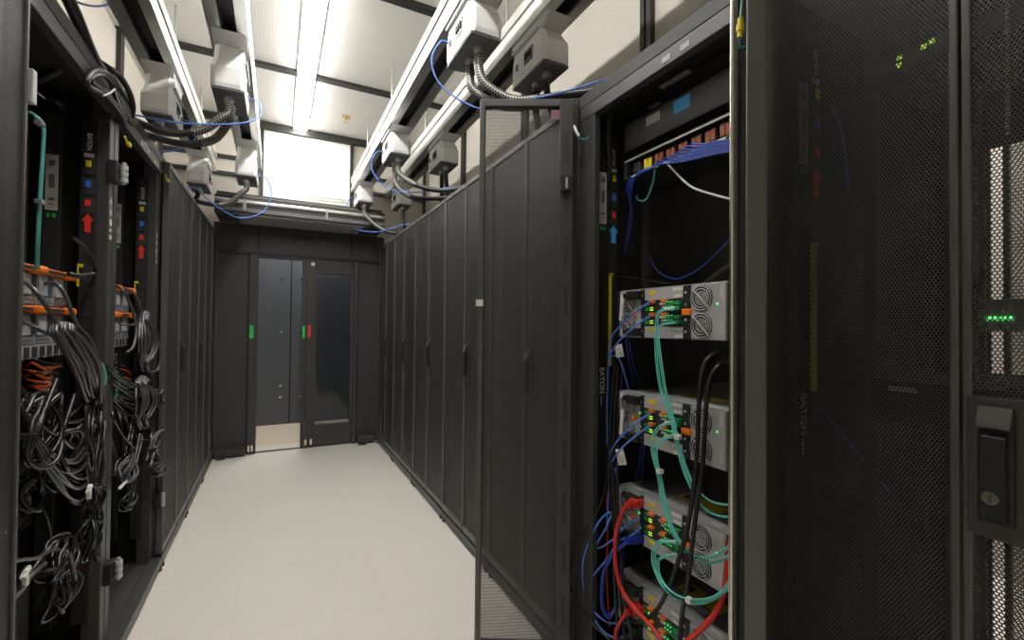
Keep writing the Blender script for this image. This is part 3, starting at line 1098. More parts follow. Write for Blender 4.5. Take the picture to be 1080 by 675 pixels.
# gear inside R0 seen through its mesh door
def r0(x, y, z):
    return R0.matrix_basis @ Vector((x, y, z))
t = thing('network_switch', 'dark switch with tiny green lights behind the mesh at the upper right', 'network switch', r0(RW/2, 0.2, 1.865), -PI/2)
m_ = MB().box(-0.22, 0, 0, 0.22, 0.3, 0.044, 0.002)
m_.mat(1)
for k in range(12):
    m_.box(-0.2+0.03*k, -0.001, 0.008, -0.18+0.03*k, 0.0005, 0.026)
m_.build('body', [M['black'], M['slot']], t)
m_ = MB()
for x, z in ((-0.168, 0.008), (-0.167, 0.024), (-0.125, 0.026), (-0.112, 0.03)):
    m_.box(x, -0.003, z, x+0.009, 0.0, z+0.009)
m_.build('status_light', M['led_lime'], t)
t = thing('network_switch', 'grey switch with a short row of green lights behind the mesh above the lever handle', 'network switch', r0(RW/2, 0.75, 1.3), -PI/2)
m_ = MB().box(-0.22, 0, 0, 0.22, 0.25, 0.088, 0.002)
m_.build('body', M['zinc'], t)
m_ = MB()
for k in range(4):
    m_.box(-0.19+0.014*k, -0.004, 0.03, -0.181+0.014*k, 0.0, 0.04)
m_.build('status_light', M['led_green'], t)
t = thing('server_chassis', 'dark chassis with a pale label behind the right mesh door, left of the lever handle', 'server chassis', r0(RW/2, 0.2, 1.10), -PI/2)
MB().box(-0.22, 0, 0, 0.22, 0.5, 0.088, 0.003).build('body', M['deep'], t)
MB().box(-0.185, -0.001, 0.066, -0.135, 0.0, 0.078).build('label_strip', M['chassis'], t)
solo('ethernet_cable', MB().tube([r0(0.04, 0.2, 1.11), r0(0.07, 0.24, 1.05), r0(0.1, 0.3, 0.97), r0(0.12, 0.36, 0.9)], 0.003, 6), M['blue'],
     'blue cable hanging from the power strip behind the mesh of the closed right rack', 'cable')
solo('patch_cable', MB().tube([r0(0.06, 0.22, 1.86), r0(0.09, 0.2, 1.8), r0(0.08, 0.25, 1.72), r0(0.06, 0.3, 1.66)], 0.003, 6), M['blue'],
     'blue cable curving beside the white rating label behind the right mesh door', 'cable')

# ------------------------------------------------------------------ overhead busways
def busway(name, x0, x1, y0, y1, label, rods):
    z0, z1 = 2.74, 2.90
    t = thing(name, label, 'busway', ((x0+x1)/2, (y0+y1)/2, z0), 0, 'overhead aluminium busways')
    og = t.location
    w_ = x1-x0
    a, b_ = x0+w_*0.32, x0+w_*0.72
    h = MB()
    pr = [(x0, z0), (a, z0), (a, z0+0.06), (b_, z0+0.06), (b_, z0), (x1, z0), (x1, z0+0.05), (x1-0.008, z0+0.055), (x1-0.008, z0+0.10), (x1, z0+0.105), (x1, z1), (x0, z1), (x0, z0+0.105), (x0+0.008, z0+0.10), (x0+0.008, z0+0.055), (x0, z0+0.05)]
    h.prism(pr, 'y', y0, y1)
    h.build('housing', M['alu'], t, origin=og)
    s_ = MB()
    s_.box(a+0.001, y0, z0+0.045, b_-0.001, y1, z0+0.0595)
    s_.box(a+0.0005, y0, z0+0.012, a+0.008, y1, z0+0.059)
    s_.box(b_-0.008, y0, z0+0.012, b_-0.0005, y1, z0+0.059)
    s_.build('slot_liner', M['slot'], t, origin=og)
    for y in rods:
        r_ = MB()
        c = (x0+x1)/2
        r_.cyl((c, y, z1), (c, y, ZC-0.0), 0.006, 8)
        r_.box(c-0.03, y-0.02, z1, c+0.03, y+0.02, z1+0.012)
        r_.build('hanger_rod', M['rail'], t, origin=og)
    return t
BL1, BL2, BR1, BR2 = (-0.322, -0.148), (-0.70, -0.526), (0.693, 0.867), (1.05, 1.222)
busway('busway', *BL1, -1.2, 4.86, 'silver overhead busway nearer the lamp strip in the left pair', (1.2, 2.4, 3.9))
busway('busway', *BL2, -1.2, 5.1, 'silver overhead busway above the left rack doors, outer of the left pair', (1.2, 3.6, 4.75))
busway('busway', *BR1, -1.2, 5.2, 'silver overhead busway nearer the lamp strip in the right pair', (1.0, 2.2, 3.62, 4.7))
busway('busway', *BR2, -1.2, 5.2, 'silver overhead busway over the right racks, outer of the right pair', (1.0, 2.3, 3.9))

def tap_box(bus, yc, aisle, label, zb=2.5):
    """tap-off box hung under a busway; aisle = +1 when the aisle lies towards +x"""
    x0, x1 = bus
    xc = (x0+x1)/2
    t = thing('tap_off_box', label, 'tap-off box', (xc, yc, zb), 0, 'white tap-off boxes on the busways')
    hw = (x1-x0)/2-0.012
    b_ = MB()
    zt, zm = 2.738-zb, 0.10
    # shell: neck under the busway flaring to a deep body with rounded edges
    def ringpts(hx, ys, ye, z, k):
        c = min(k, hx*0.45)
        return [(-hx+c, ys, z), (hx-c, ys, z), (hx, ys+c, z), (hx, ye-c, z), (hx-c, ye, z), (-hx+c, ye, z), (-hx, ye-c, z), (-hx, ys+c, z)]
    secs = [ringpts(hw*0.97, -0.16, 0.16, 0.0, 0.018), ringpts(hw, -0.165, 0.165, 0.02, 0.022), ringpts(hw, -0.165, 0.165, 0.10, 0.022),
            ringpts(hw*0.9, -0.125, 0.165, 0.155, 0.022), ringpts(hw*0.86, -0.10, 0.165, zt-0.03, 0.02), ringpts(hw*0.98, -0.19, 0.17, zt, 0.01)]
    n = 8
    vs = [p for s_ in secs for p in s_]
    fs = []
    for i in range(len(secs)-1):
        for k in range(n):
            fs.append((i*n+k, i*n+(k+1) % n, (i+1)*n+(k+1) % n, (i+1)*n+k))
    fs.append(tuple(range(n))[::-1])
    fs.append(tuple(range(len(vs)-n, len(vs))))
    b_.add(vs, fs)
    b_.build('shell', M['boxwhite'], t)
    q = MB()
    q.box(-hw*0.94, -0.155, -0.010, hw*0.94, 0.155, 0.0, 0.002)
    q.build('base_plate', M['boxdark'], t)
    q = MB()
    s_ = aisle*hw
    q.box(*sorted((s_-aisle*0.004, s_+aisle*0.003))[:1], -0.06, 0.05, sorted((s_-aisle*0.004, s_+aisle*0.003))[1], 0.02, 0.115)
    q.mat(1)
    for y in (-0.045, -0.02, 0.002):
        q.box(*sorted((s_, s_+aisle*0.009))[:1], y-0.007, 0.07, sorted((s_, s_+aisle*0.009))[1], y+0.007, 0.098, 0.001)
    q.build('breaker_window', [M['boxdark'], M['ink']], t)
    q = MB()
    q.box(*sorted((s_-aisle*0.012, s_+aisle*0.005))[:1], -0.10, 0.165, sorted((s_-aisle*0.012, s_+aisle*0.005))[1], 0.15, 0.18, 0.003)
    q.build('clamp_bar', M['zinc'], t)
    q = MB()
    q.box(*sorted((s_, s_+aisle*0.008))[:1], 0.085, 0.06, sorted((s_, s_+aisle*0.008))[1], 0.10, 0.09, 0.002)
    q.build('network_jack', M['boxdark'], t)
    for y in (-0.07, 0.03):
        q = MB()
        q.cyl((0.0, y, -0.045), (0.0, y, -0.009), 0.02, 16)
        q.cyl((0.0, y, -0.03), (0.0, y, -0.018), 0.025, 6)
        q.build('cable_gland', M['zinc'], t)
    return t
boxes = {}
for key, bus, yc, ai, zb, lb in (
    ('r1a', BR1, 1.93, -1, 2.55, 'nearest white tap-off box on the inner right busway, largest in the picture'),
    ('r1b', BR1, 3.45, -1, 2.55, 'middle white tap-off box on the inner right busway'),
    ('r1c', BR1, 4.90, -1, 2.55, 'far white tap-off box on the inner right busway next to the door head'),
    ('r2a', BR2, 1.93, -1, 2.53, 'nearest white tap-off box on the outer right busway, above the open mesh door'),
    ('r2b', BR2, 3.40, -1, 2.53, 'middle white tap-off box on the outer right busway'),
    ('r2c', BR2, 4.75, -1, 2.53, 'far white tap-off box on the outer right busway'),
    ('l1a', BL1, 2.80, 1, 2.47, 'nearer white tap-off box on the inner left busway'),
    ('l1b', BL1, 4.28, 1, 2.47, 'farther white tap-off box on the inner left busway, close to the bright window'),
    ('l2a', BL2, 3.30, 1, 2.47, 'nearer white tap-off box on the outer left busway, above the open left racks'),
    ('l2b', BL2, 4.72, 1, 2.47, 'farther white tap-off box on the outer left busway')):
    boxes[key] = (tap_box(bus, yc, ai, lb, zb), (bus[0]+bus[1])/2, yc, zb, ai, (bus[1]-bus[0])/2-0.012)

def feed(key, gl, pts, label, r=0.017, frac=0.45):
    """thick feeder from a gland, braided grip over its first stretch"""
    _, xc, yc, zb, ai, hw = boxes[key]
    p0 = Vector((xc, yc+(-0.07 if gl == 0 else 0.03), zb-0.04))
    path = [p0, p0+Vector((0, 0, -0.05))]+[Vector(p) for p in pts]
    fine = smooth_path(path, 10)
    t = thing('feeder_cable', label, 'feeder cable', p0, 0, 'thick black feeders from the tap-off boxes')
    MB().tube(fine, r, 12, 1).build('jacket', M['rubber'], t, origin=p0)
    n = int(len(fine)*frac)
    MB().tube(fine[:n], r+0.0035, 14, 1, uv=True).build('braided_grip', M['braid'], t, origin=p0)
    return t
def netcab(key, pts, label):
    _, xc, yc, zb, ai, hw = boxes[key]
    s_ = xc+ai*(hw+0.009)
    path = [Vector((s_, yc+0.092, zb+0.075)), Vector((s_+ai*0.04, yc+0.092, zb+0.07))]+[Vector(p) for p in pts]
    return cable('network_cable', path, 0.0038, M['skyblue'], label, 'network cable', 'light blue network cables from the tap-off boxes', 8, 8)
Zt = RH+0.02
# right, nearest
feed('r1a', 0, [(0.80, 1.82, 2.36), (0.90, 1.72, 2.27), (1.02, 1.55, 2.245), (1.10, 1.38, 2.215), (1.14, 1.15, 2.215), (1.16, 0.8, 2.215), (1.2, 0.4, 2.215)], 'thick black feeder with braided grip from the nearest right tap-off box, lower gland')
feed('r1a', 1, [(0.79, 1.93, 2.38), (0.88, 1.83, 2.29), (1.0, 1.66, 2.25), (1.13, 1.46, 2.225), (1.19, 1.2, 2.215), (1.22, 0.9, 2.215), (1.3, 0.5, 2.215)], 'thick black feeder with braided grip from the nearest right tap-off box, gland towards the doors')
netcab('r1a', [(0.62, 2.04, 2.53), (0.66, 2.0, 2.40), (0.80, 1.86, 2.27), (0.95, 1.62, 2.25), (1.04, 1.44, 2.235), (1.09, 1.2, 2.2), (1.12, 0.95, 2.2)], 'light blue network cable drooping from the nearest right tap-off box')
feed('r2a', 0, [(1.15, 1.85, 2.36), (1.2, 1.84, 2.26), (1.3, 1.82, 2.21), (1.5, 1.8, 2.21)], 'black feeder dropping from the nearest outer right tap-off box, near gland', frac=0.1)
feed('r2a', 1, [(1.15, 1.98, 2.36), (1.2, 2.0, 2.26), (1.3, 2.02, 2.21), (1.5, 2.05, 2.21)], 'black feeder dropping from the nearest outer right tap-off box, far gland', frac=0.1)
feed('r1b', 0, [(0.80, 3.34, 2.40), (0.88, 3.22, 2.31), (1.0, 3.05, 2.245), (1.1, 2.8, 2.218), (1.12, 2.5, 2.215), (1.12, 2.2, 2.215)], 'thick black feeder with braided grip from the middle inner right tap-off box, near gland')
feed('r1b', 1, [(0.79, 3.46, 2.36), (0.88, 3.36, 2.26), (1.0, 3.2, 2.225), (1.16, 3.0, 2.215), (1.2, 2.7, 2.215), (1.2, 2.4, 2.215)], 'thick black feeder with braided grip from the middle inner right tap-off box, far gland')
netcab('r1b', [(0.62, 3.56, 2.54), (0.64, 3.54, 2.44), (0.74, 3.45, 2.32), (0.9, 3.25, 2.27), (1.03, 3.02, 2.26), (1.08, 2.8, 2.215), (1.12, 2.6, 2.215)], 'light blue network cable drooping from the middle inner right tap-off box')
feed('r2b', 0, [(1.14, 3.32, 2.36), (1.15, 3.31, 2.25), (1.2, 3.3, 2.212), (1.4, 3.28, 2.21)], 'black feeder dropping from the middle outer right tap-off box, near gland', frac=0.1)
feed('r2b', 1, [(1.14, 3.44, 2.36), (1.15, 3.45, 2.25), (1.2, 3.46, 2.212), (1.4, 3.5, 2.21)], 'black feeder dropping from the middle outer right tap-off box, far gland', frac=0.1)
feed('r1c', 0, [(0.80, 4.80, 2.40), (0.90, 4.74, 2.30), (1.03, 4.65, 2.235), (1.2, 4.5, 2.215), (1.3, 4.3, 2.215)], 'thick black feeder with braided grip from the far inner right tap-off box', frac=0.6)
netcab('r1c', [(0.63, 5.0, 2.54), (0.62, 4.98, 2.44), (0.68, 4.86, 2.29), (0.85, 4.55, 2.21), (1.02, 4.2, 2.23), (1.1, 4.0, 2.215)], 'light blue network cable drooping from the far inner right tap-off box')
feed('r2c', 0, [(1.14, 4.66, 2.36), (1.16, 4.62, 2.26), (1.22, 4.55, 2.213), (1.35, 4.4, 2.21)], 'thick black feeder with braided grip from the far outer right tap-off box', frac=0.5)
# left
feed('l1a', 0, [(-0.27, 2.72, 2.34), (-0.34, 2.72, 2.27), (-0.44, 2.70, 2.22), (-0.53, 2.66, 2.21), (-0.66, 2.5, 2.215), (-0.75, 2.3, 2.215), (-0.85, 2.0, 2.215)], 'thick black feeder with braided grip from the nearer inner left tap-off box, near gland')
feed('l1a', 1, [(-0.25, 2.80, 2.34), (-0.31, 2.82, 2.26), (-0.42, 2.82, 2.215), (-0.54, 2.80, 2.215), (-0.7, 2.65, 2.215), (-0.8, 2.45, 2.215), (-0.9, 2.1, 2.215)], 'thick black feeder with braided grip from the nearer inner left tap-off box, far gland')
netcab('l1a', [(-0.10, 2.86, 2.5), (-0.10, 2.80, 2.42), (-0.17, 2.70, 2.33), (-0.30, 2.66, 2.28), (-0.45, 2.64, 2.25), (-0.6, 2.6, 2.24), (-0.72, 2.5, 2.22)], 'light blue network cable looping from the nearer inner left tap-off box')
feed('l2a', 0, [(-0.62, 3.2, 2.36), (-0.66, 3.12, 2.27), (-0.74, 3.0, 2.22), (-0.85, 2.8, 2.215), (-0.95, 2.5, 2.215)], 'black feeder from the nearer outer left tap-off box', frac=0.15)
netcab('l2a', [(-0.47, 3.36, 2.5), (-0.46, 3.30, 2.40), (-0.52, 3.2, 2.30), (-0.64, 3.1, 2.23), (-0.75, 3.0, 2.215)], 'light blue network cable from the nearer outer left tap-off box')
feed('l1b', 0, [(-0.27, 4.2, 2.34), (-0.34, 4.2, 2.26), (-0.44, 4.18, 2.22), (-0.56, 4.1, 2.215), (-0.7, 3.9, 2.215), (-0.8, 3.7, 2.215)], 'thick black feeder with braided grip from the farther inner left tap-off box', frac=0.55)
netcab('l1b', [(-0.08, 4.36, 2.5), (-0.06, 4.34, 2.38), (-0.12, 4.25, 2.22), (-0.27, 4.1, 2.12), (-0.42, 3.95, 2.17), (-0.52, 3.82, 2.24), (-0.58, 3.75, 2.22), (-0.7, 3.6, 2.215)], 'light blue network cable hanging in a deep loop before the door head on the left')
feed('l2b', 0, [(-0.62, 4.62, 2.36), (-0.66, 4.56, 2.26), (-0.75, 4.4, 2.215), (-0.85, 4.1, 2.215)], 'black feeder from the farther outer left tap-off box', frac=0.15)
# blue cable crossing above the left racks
cable('network_cable', [at(p[0], p[1], X=-0.78) for p in ((60, -24), (74, -3), (90, 5), (108, 6), (124, -1), (138, -14))]+[(-0.68, 2.35, 2.74)], 0.005, M['deepblue'], 'dark blue cable crossing the top left corner below the ceiling', 'network cable')

# ------------------------------------------------------------------ cables of the open right rack
def rp(px, py, X): return at(px, py, X=X)
def rc(name, pix, r, m, label, group=None, cat='cable', X=None, seg=7):
    """pix: measured points; each (px, py, X) with the cable's own depth X"""
    return cable(name, [rp(*p) for p in pix], r, m, label, cat, group, seg)

# black pair falling in front of the arrays
rc('power_cable', [(768, 372, 1.20), (752, 374, 1.10), (741, 390, 1.07), (737, 430, 1.055), (735, 480, 1.05), (728, 540, 1.045), (716, 590, 1.045), (695, 640, 1.05), (672, 656, 1.07), (655, 640, 1.10)], 0.0065, M['rubber'], 'black power cord falling past the arrays and curling to the lower left')
rc('power_cable', [(772, 380, 1.20), (760, 384, 1.10), (748, 402, 1.07), (744, 440, 1.05), (741, 490, 1.045), (733, 550, 1.04), (726, 610, 1.04), (719, 650, 1.04), (716, 690, 1.04)], 0.0065, M['rubber'], 'black power cord falling straight down in front of all the arrays')
rc('power_cable', [(742, 300, 1.30), (756, 288, 1.24), (772, 278, 1.2), (782, 276, 1.2)], 0.006, M['rubber'], 'black power cord curving beside the upper fan of the top array')
# black bundle down the left post
for k, (dx, lb) in enumerate(((0, 'black cord hanging along the power strips, against the left of the arrays'), (5, 'second black cord hanging along the power strips beside the arrays'), (-4, 'third black cord hanging along the power strips, nearest the rack post'))):
    rc('power_cable', [(652+dx, 385, 1.14), (648+dx, 440, 1.11), (646+dx, 500, 1.08), (650+dx*0.5, 560, 1.06), (652+dx, 610, 1.06), (657+dx*1.4, 660, 1.06), (662+dx*1.6, 695, 1.06)], 0.0055, M['cord'], lb)
rc('power_cable', [(641, 500, 1.08), (634, 530, 1.06), (618, 560, 1.03), (606, 590, 1.01), (600, 612, 1.0), (608, 632, 1.01), (622, 655, 1.03), (640, 672, 1.05), (652, 690, 1.06)], 0.004, M['cord'], 'thin black cord bowing out past the rack post near the bottom')
rc('power_cable', [(650, 292, 1.2), (670, 294, 1.2), (690, 297, 1.2), (706, 299, 1.19)], 0.0045, M['cord'], 'thin black cord lying across the top of the topmost array')
# white power lead and flag tags at the left of the arrays
for y0, lb in ((300, 'topmost'), (420, 'second')):
    t_ = solo('power_plug', MB().tube([rp(657, y0+12, 1.095), rp(656, y0+24, 1.09), rp(655, y0+38, 1.085)], 0.007, 8), M['white'], 'white plug on the left power module of the %s array' % lb, 'power plug', 'white plugs on the storage arrays')
def flag(px, py, X, ang, w_, h_, label):
    c = rp(px, py, X)
    m_ = MB()
    Mx = Matrix.Translation(c) @ Matrix.Rotation(math.radians(20), 4, 'Z') @ Matrix.Rotation(math.radians(ang), 4, 'X')
    m_.box(-0.0005, -w_/2, -h_/2, 0.0005, w_/2, h_/2, 0, Mx)
    m_.mat(1)
    for k in range(3):
        m_.box(-0.001, -w_*0.3, -h_*0.3+k*h_*0.2, -0.0005, w_*0.3, -h_*0.3+k*h_*0.2+0.003, 0, Mx)
    solo('cable_tag', m_, [M['white'], M['zinc']], label, 'cable tag')
flag(653, 370, 1.085, -12, 0.03, 0.045, 'white paper tag on the cords just below the topmost array')
flag(655, 482, 1.08, -15, 0.032, 0.055, 'white paper tag on the cords just below the second array')
# blue ethernet on arrays 1..3
def bl(y):
    return [(686, y, 1.10), (678, y+5, 1.075), (664, y+16, 1.06), (652, y+28, 1.07), (644, y+42, 1.09)]
for y, extra, lb in ((318, [(641, 400, 1.12), (640, 470, 1.12)], 'upper light blue cable plugged into the topmost array'), (333, [(654, 380, 1.1), (668, 430, 1.2)], 'lower light blue cable plugged into the topmost array'),
                     (436, [(643, 500, 1.11), (640, 560, 1.1)], 'upper light blue cable plugged into the second array'), (449, [(650, 500, 1.09), (651, 560, 1.09)], 'lower light blue cable plugged into the second array')):
    rc('ethernet_cable', bl(y)+extra, 0.0032, M['skyblue'], lb)
rc('ethernet_cable', [(674, 545, 1.095), (662, 553, 1.07), (645, 570, 1.06), (632, 578, 1.06), (630, 573, 1.06), (640, 555, 1.06), (645, 540, 1.07), (632, 550, 1.05), (618, 580, 1.03), (614, 605, 1.03), (620, 635, 1.04), (638, 655, 1.06), (660, 657, 1.08), (672, 654, 1.1)], 0.0032, M['skyblue'], 'light blue cable looping out widest from the third array down to the lowest array')
rc('ethernet_cable', [(676, 557, 1.095), (664, 566, 1.07), (652, 572, 1.06), (640, 590, 1.05), (624, 610, 1.04), (620, 630, 1.04), (628, 655, 1.05), (646, 672, 1.07), (672, 668, 1.1)], 0.0032, M['skyblue'], 'light blue cable looping narrower from the third array down to the lowest array')
# loose dark blue pairs behind
for k, (a, b_) in enumerate(((663, 678), (671, 688))):
    rc('ethernet_cable', [(660+k*3, 358, 1.16), (664+k*4, 385, 1.2), (a+6, 410, 1.25), (b_-4, 440, 1.3)], 0.003, M['deepblue'], ('left' if k == 0 else 'right')+' one of two dark blue cables hanging between the two upper arrays')
    rc('ethernet_cable', [(676+k*4, 470, 1.2), (674+k*3, 490, 1.2), (670+k*8, 510, 1.2), (664+k*12, 530, 1.25)], 0.003, M['deepblue'], ('left' if k == 0 else 'right')+' one of two dark blue cables behind the cords between the second and third arrays')
# dark blue bundle out of the patch panel, both sides
bundle = []
for k in range(7):
    dz = 0.005*(k-3)
    p0 = Vector((1.15, 1.2-0.012*k, 1.86))
    cable('patch_cable', [p0, p0+Vector((-0.03, 0.02, -0.02)), (1.15, 1.28+0.004*k, 1.82+dz), (1.20+0.002*k, 1.345, 1.74+dz), (1.23+0.003*k, 1.40, 1.66+dz), (1.25, 1.43, 1.6)], 0.003, M['blue'] if k % 2 else M['deepblue'], 'dark blue patch cable bending down to the left from the patch panel', 'cable', 'patch cables bending down from the patch panel')
for k in range(8):
    y0 = 1.15-0.02*k
    cable('patch_cable', [(1.15, y0, 1.87), (1.12, y0-0.03, 1.845+0.003*k), (1.11, 1.0-0.01*k, 1.815+0.004*k), (1.115, 0.88, 1.80+0.005*k), (1.14, 0.80, 1.785+0.004*k), (1.2, 0.755, 1.77)], 0.003, M['blue'] if k % 2 else M['deepblue'], 'dark blue patch cable sweeping to the right under the orange adapters', 'cable', 'patch cables sweeping right under the adapters')
cable('patch_cable', [(1.15, 1.12, 1.86), (1.14, 1.06, 1.8), (1.14, 1.0, 1.74), (1.15, 0.93, 1.70), (1.17, 0.86, 1.665)], 0.0035, M['white'], 'white cable slanting down to the right below the patch panel', 'cable')
m_ = MB()
cable('patch_cable', [(1.15, 1.16, 1.87), (1.15, 1.175, 1.80), (1.16, 1.22, 1.755), (1.17, 1.27, 1.77), (1.18, 1.285, 1.79)], 0.0035, M['teal'], 'teal cable curling below the patch panel', 'cable')
cable('patch_cable', [(1.3, 1.36, 1.62), (1.3, 1.3, 1.52), (1.3, 1.2, 1.48), (1.3, 1.08, 1.52), (1.3, 0.97, 1.6), (1.29, 0.9, 1.64)], 0.003, M['deepblue'], 'dark blue cable sagging across the open rack above the topmost array', 'cable')
rc('patch_cable', [(678, 60, 1.2), (695, 80, 1.2), (706, 93, 1.18), (713, 108, 1.15), (716, 120, 1.145)], 0.003, M['deepblue'], 'dark blue cable dropping from the rack roof to the blue label')
# grey coiled cable to the right of the bundle
cable('coiled_cable', [(1.16, 0.845, 1.78), (1.14, 0.80, 1.76), (1.12, 0.79, 1.70), (1.14, 0.82, 1.64), (1.17, 0.87, 1.655), (1.18, 0.875, 1.72), (1.16, 0.83, 1.75), (1.13, 0.795, 1.72)], 0.006, M['boxdark'], 'grey coiled cable at the right end of the blue bundle', 'cable')
# black trunk on the left above the strips
rc('feeder_cable', [(690, 78, 1.15), (668, 90, 1.12), (650, 105, 1.1), (643, 125, 1.09), (642, 150, 1.1), (643, 190, 1.14)], 0.009, M['rubber'], 'thick black cable bending down inside the roof of the open right rack')
# fibre, aqua
def fibre(pix, label, n=2, r=0.0022, gap=2.0, m='aqua'):
    t = thing('fibre_bundle', label, 'fibre cable', rp(*pix[0]))
    og = t.location
    for k in range(n):
        q = MB()
        q.tube([rp(p[0]+gap*(k-(n-1)/2), p[1]+0.5*gap*k, p[2]+0.002*k) for p in pix], r, 6, 6)
        q.build('strand', M[m], t, origin=og)
    return t
def boots(t, ends):
    for px, py, X in ends:
        q = MB()
        a, b_ = rp(px, py, X), rp(px-13, py+2, X-0.025)
        q.cyl(a, b_, 0.0042, 8, 0.003)
        q.build('connector', M['white'], t, origin=t.location)
t = fibre([(711, 326, 1.085), (698, 327, 1.065), (693, 335, 1.055), (692, 370, 1.05), (697, 410, 1.05), (707, 440, 1.05), (714, 468, 1.045), (722, 498, 1.05), (738, 530, 1.06), (756, 543, 1.07), (785, 545, 1.09)], 'aqua fibres dropping from the topmost array past the second array', 2)
boots(t, [(713, 324, 1.1)])
t = fibre([(711, 340, 1.085), (698, 342, 1.065), (694, 352, 1.055), (697, 380, 1.048), (702, 412, 1.048), (710, 442, 1.048), (717, 472, 1.043), (730, 508, 1.05), (748, 527, 1.06), (768, 532, 1.08), (786, 532, 1.09)], 'aqua fibres from the lower module of the topmost array', 2)
boots(t, [(713, 340, 1.1)])
t = fibre([(711, 446, 1.085), (698, 448, 1.065), (690, 458, 1.055), (688, 475, 1.05), (694, 500, 1.05), (699, 530, 1.05), (707, 555, 1.05), (716, 572, 1.055), (735, 590, 1.06), (756, 592, 1.065), (775, 580, 1.07), (783, 562, 1.08)], 'aqua fibres dropping from the second array to the third', 2)
boots(t, [(713, 444, 1.1)])
t = fibre([(711, 460, 1.085), (700, 462, 1.065), (694, 468, 1.055), (692, 480, 1.05), (697, 505, 1.048), (703, 535, 1.048), (712, 562, 1.05), (730, 583, 1.055), (750, 587, 1.06), (772, 573, 1.07), (784, 552, 1.08)], 'aqua fibres from the lower module of the second array', 2)
boots(t, [(713, 458, 1.1)])
t = fibre([(712, 572, 1.085), (698, 570, 1.06), (691, 578, 1.05), (690, 595, 1.045), (700, 618, 1.04), (716, 632, 1.04), (738, 635, 1.04), (762, 624, 1.05), (776, 600, 1.06), (782, 570, 1.07)], 'aqua fibres looping low in front of the third array', 3)
boots(t, [(714, 570, 1.1)])
t = fibre([(712, 586, 1.085), (702, 586, 1.06), (694, 592, 1.05), (697, 610, 1.042), (712, 626, 1.036), (734, 632, 1.036), (756, 628, 1.045), (776, 612, 1.06), (784, 590, 1.07)], 'aqua fibres from the lower module of the third array', 2)
boots(t, [(714, 584, 1.1)])
fibre([(782, 545, 1.13), (780, 580, 1.12), (772, 620, 1.11), (776, 650, 1.1), (770, 690, 1.1)], 'teal fibres hanging at the right side of the open rack', 3, m='teal')
for (px, py, X, lb) in ((715, 461, 1.044, 'second array'), (696, 497, 1.046, 'gap above the third array'), (727, 633, 1.034, 'low aqua loop')):
    c = rp(px, py, X)
    solo('cable_tie', MB().box(c.x-0.008, c.y-0.009, c.z-0.007, c.x+0.008, c.y+0.009, c.z+0.007, 0.002), M['white'], 'white tie around the aqua fibres at the %s' % lb, 'cable tie')
# red and blue power leads
def plug(name, px, py, X, m, label, path, r):
    t = thing(name, label, 'power cable', rp(px, py, X))
    og = t.location
    q = MB()
    c = og
    q.box(c.x-0.02, c.y-0.018, c.z-0.013, c.x+0.022, c.y+0.018, c.z+0.013, 0.004)
    q.box(c.x-0.04, c.y-0.008, c.z-0.012, c.x-0.018, c.y+0.016, c.z+0.006, 0.004)
    q.build('plug', m, t, origin=og)
    q = MB()
    q.tube([c+Vector((-0.038, 0.004, -0.003))]+[rp(*p) for p in path], r, 9)
    q.build('cord', m, t, origin=og)
plug('power_cable', 671, 530, 1.09, M['red'], 'red power cord with a square plug in the third array', [(657, 539, 1.045), (650, 560, 1.04), (649, 590, 1.04), (655, 620, 1.04), (668, 640, 1.04), (686, 660, 1.04), (705, 685, 1.04)], 0.007)
plug('power_cable', 671, 568, 1.09, M['deepblue'], 'thick blue power cord with a square plug in the third array', [(658, 574, 1.05), (646, 585, 1.05), (637, 605, 1.05), (635, 635, 1.05), (641, 650, 1.06), (650, 640, 1.07), (655, 615, 1.08), (656, 580, 1.1)], 0.008)
plug('power_cable', 671, 642, 1.09, M['red'], 'red power cord with a square plug in the lowest array', [(658, 650, 1.045), (650, 665, 1.04), (648, 690, 1.04)], 0.006)
rc('power_cable', [(768, 570, 1.12), (767, 595, 1.10), (764, 625, 1.07), (754, 648, 1.05), (738, 665, 1.045), (722, 680, 1.04)], 0.0085, M['red'], 'thick red power cord curving down at the right of the lower arrays')
solo('power_plug', MB().box(1.10, 0.795, 0.60, 1.15, 0.825, 0.66, 0.004), M['red'], 'small red plug at the right side of the third array', 'power plug')
rc('power_cable', [(640, 520, 1.12), (641, 560, 1.12), (640, 610, 1.12), (643, 660, 1.12)], 0.004, M['red'], 'dark red cord hanging along the rack post behind the blue loops')
# left rack edge earth leads of the doors
t = thing('earth_lead', 'green and yellow earth lead from the open mesh door to the rack post', 'earth lead', rp(604, 116, 0.99))
og = t.location
MB().tube([rp(604, 116, 0.985), rp(604.5, 128, 0.98), rp(606, 138, 0.975), rp(611, 145, 0.985), rp(617, 147, 1.0), rp(621, 144, 1.02)], 0.0028, 6).build('wire', M['teal'], t, origin=og)
MB().cyl(rp(604, 112, 0.985), rp(604, 118, 0.985), 0.006, 8).build('spade_connector', M['yellow'], t, origin=og)
MB().tube([rp(605.5, 133, 0.975), rp(608, 139, 0.974), rp(610.5, 143, 0.98)], 0.0052, 8).build('inline_connector', M['white'], t, origin=og)
t = thing('earth_lead', 'green earth lead with a yellow connector beside the bright lock rod at the top', 'earth lead', rp(781, 33, 0.9))
og = t.location
MB().tube([rp(784, -10, 0.9), rp(782, 10, 0.9), rp(781, 28, 0.9), rp(780, 40, 0.9), rp(781, 50, 0.91), rp(786, 50, 0.95)], 0.003, 6).build('wire', M['teal'], t, origin=og)
q = MB()
q.cyl(rp(781, 19, 0.9), rp(780.5, 39, 0.9), 0.006, 8)
q.cyl(rp(781, 26, 0.9), rp(780.7, 33, 0.9), 0.0085, 8)
q.build('inline_connector', M['yellow'], t, origin=og)

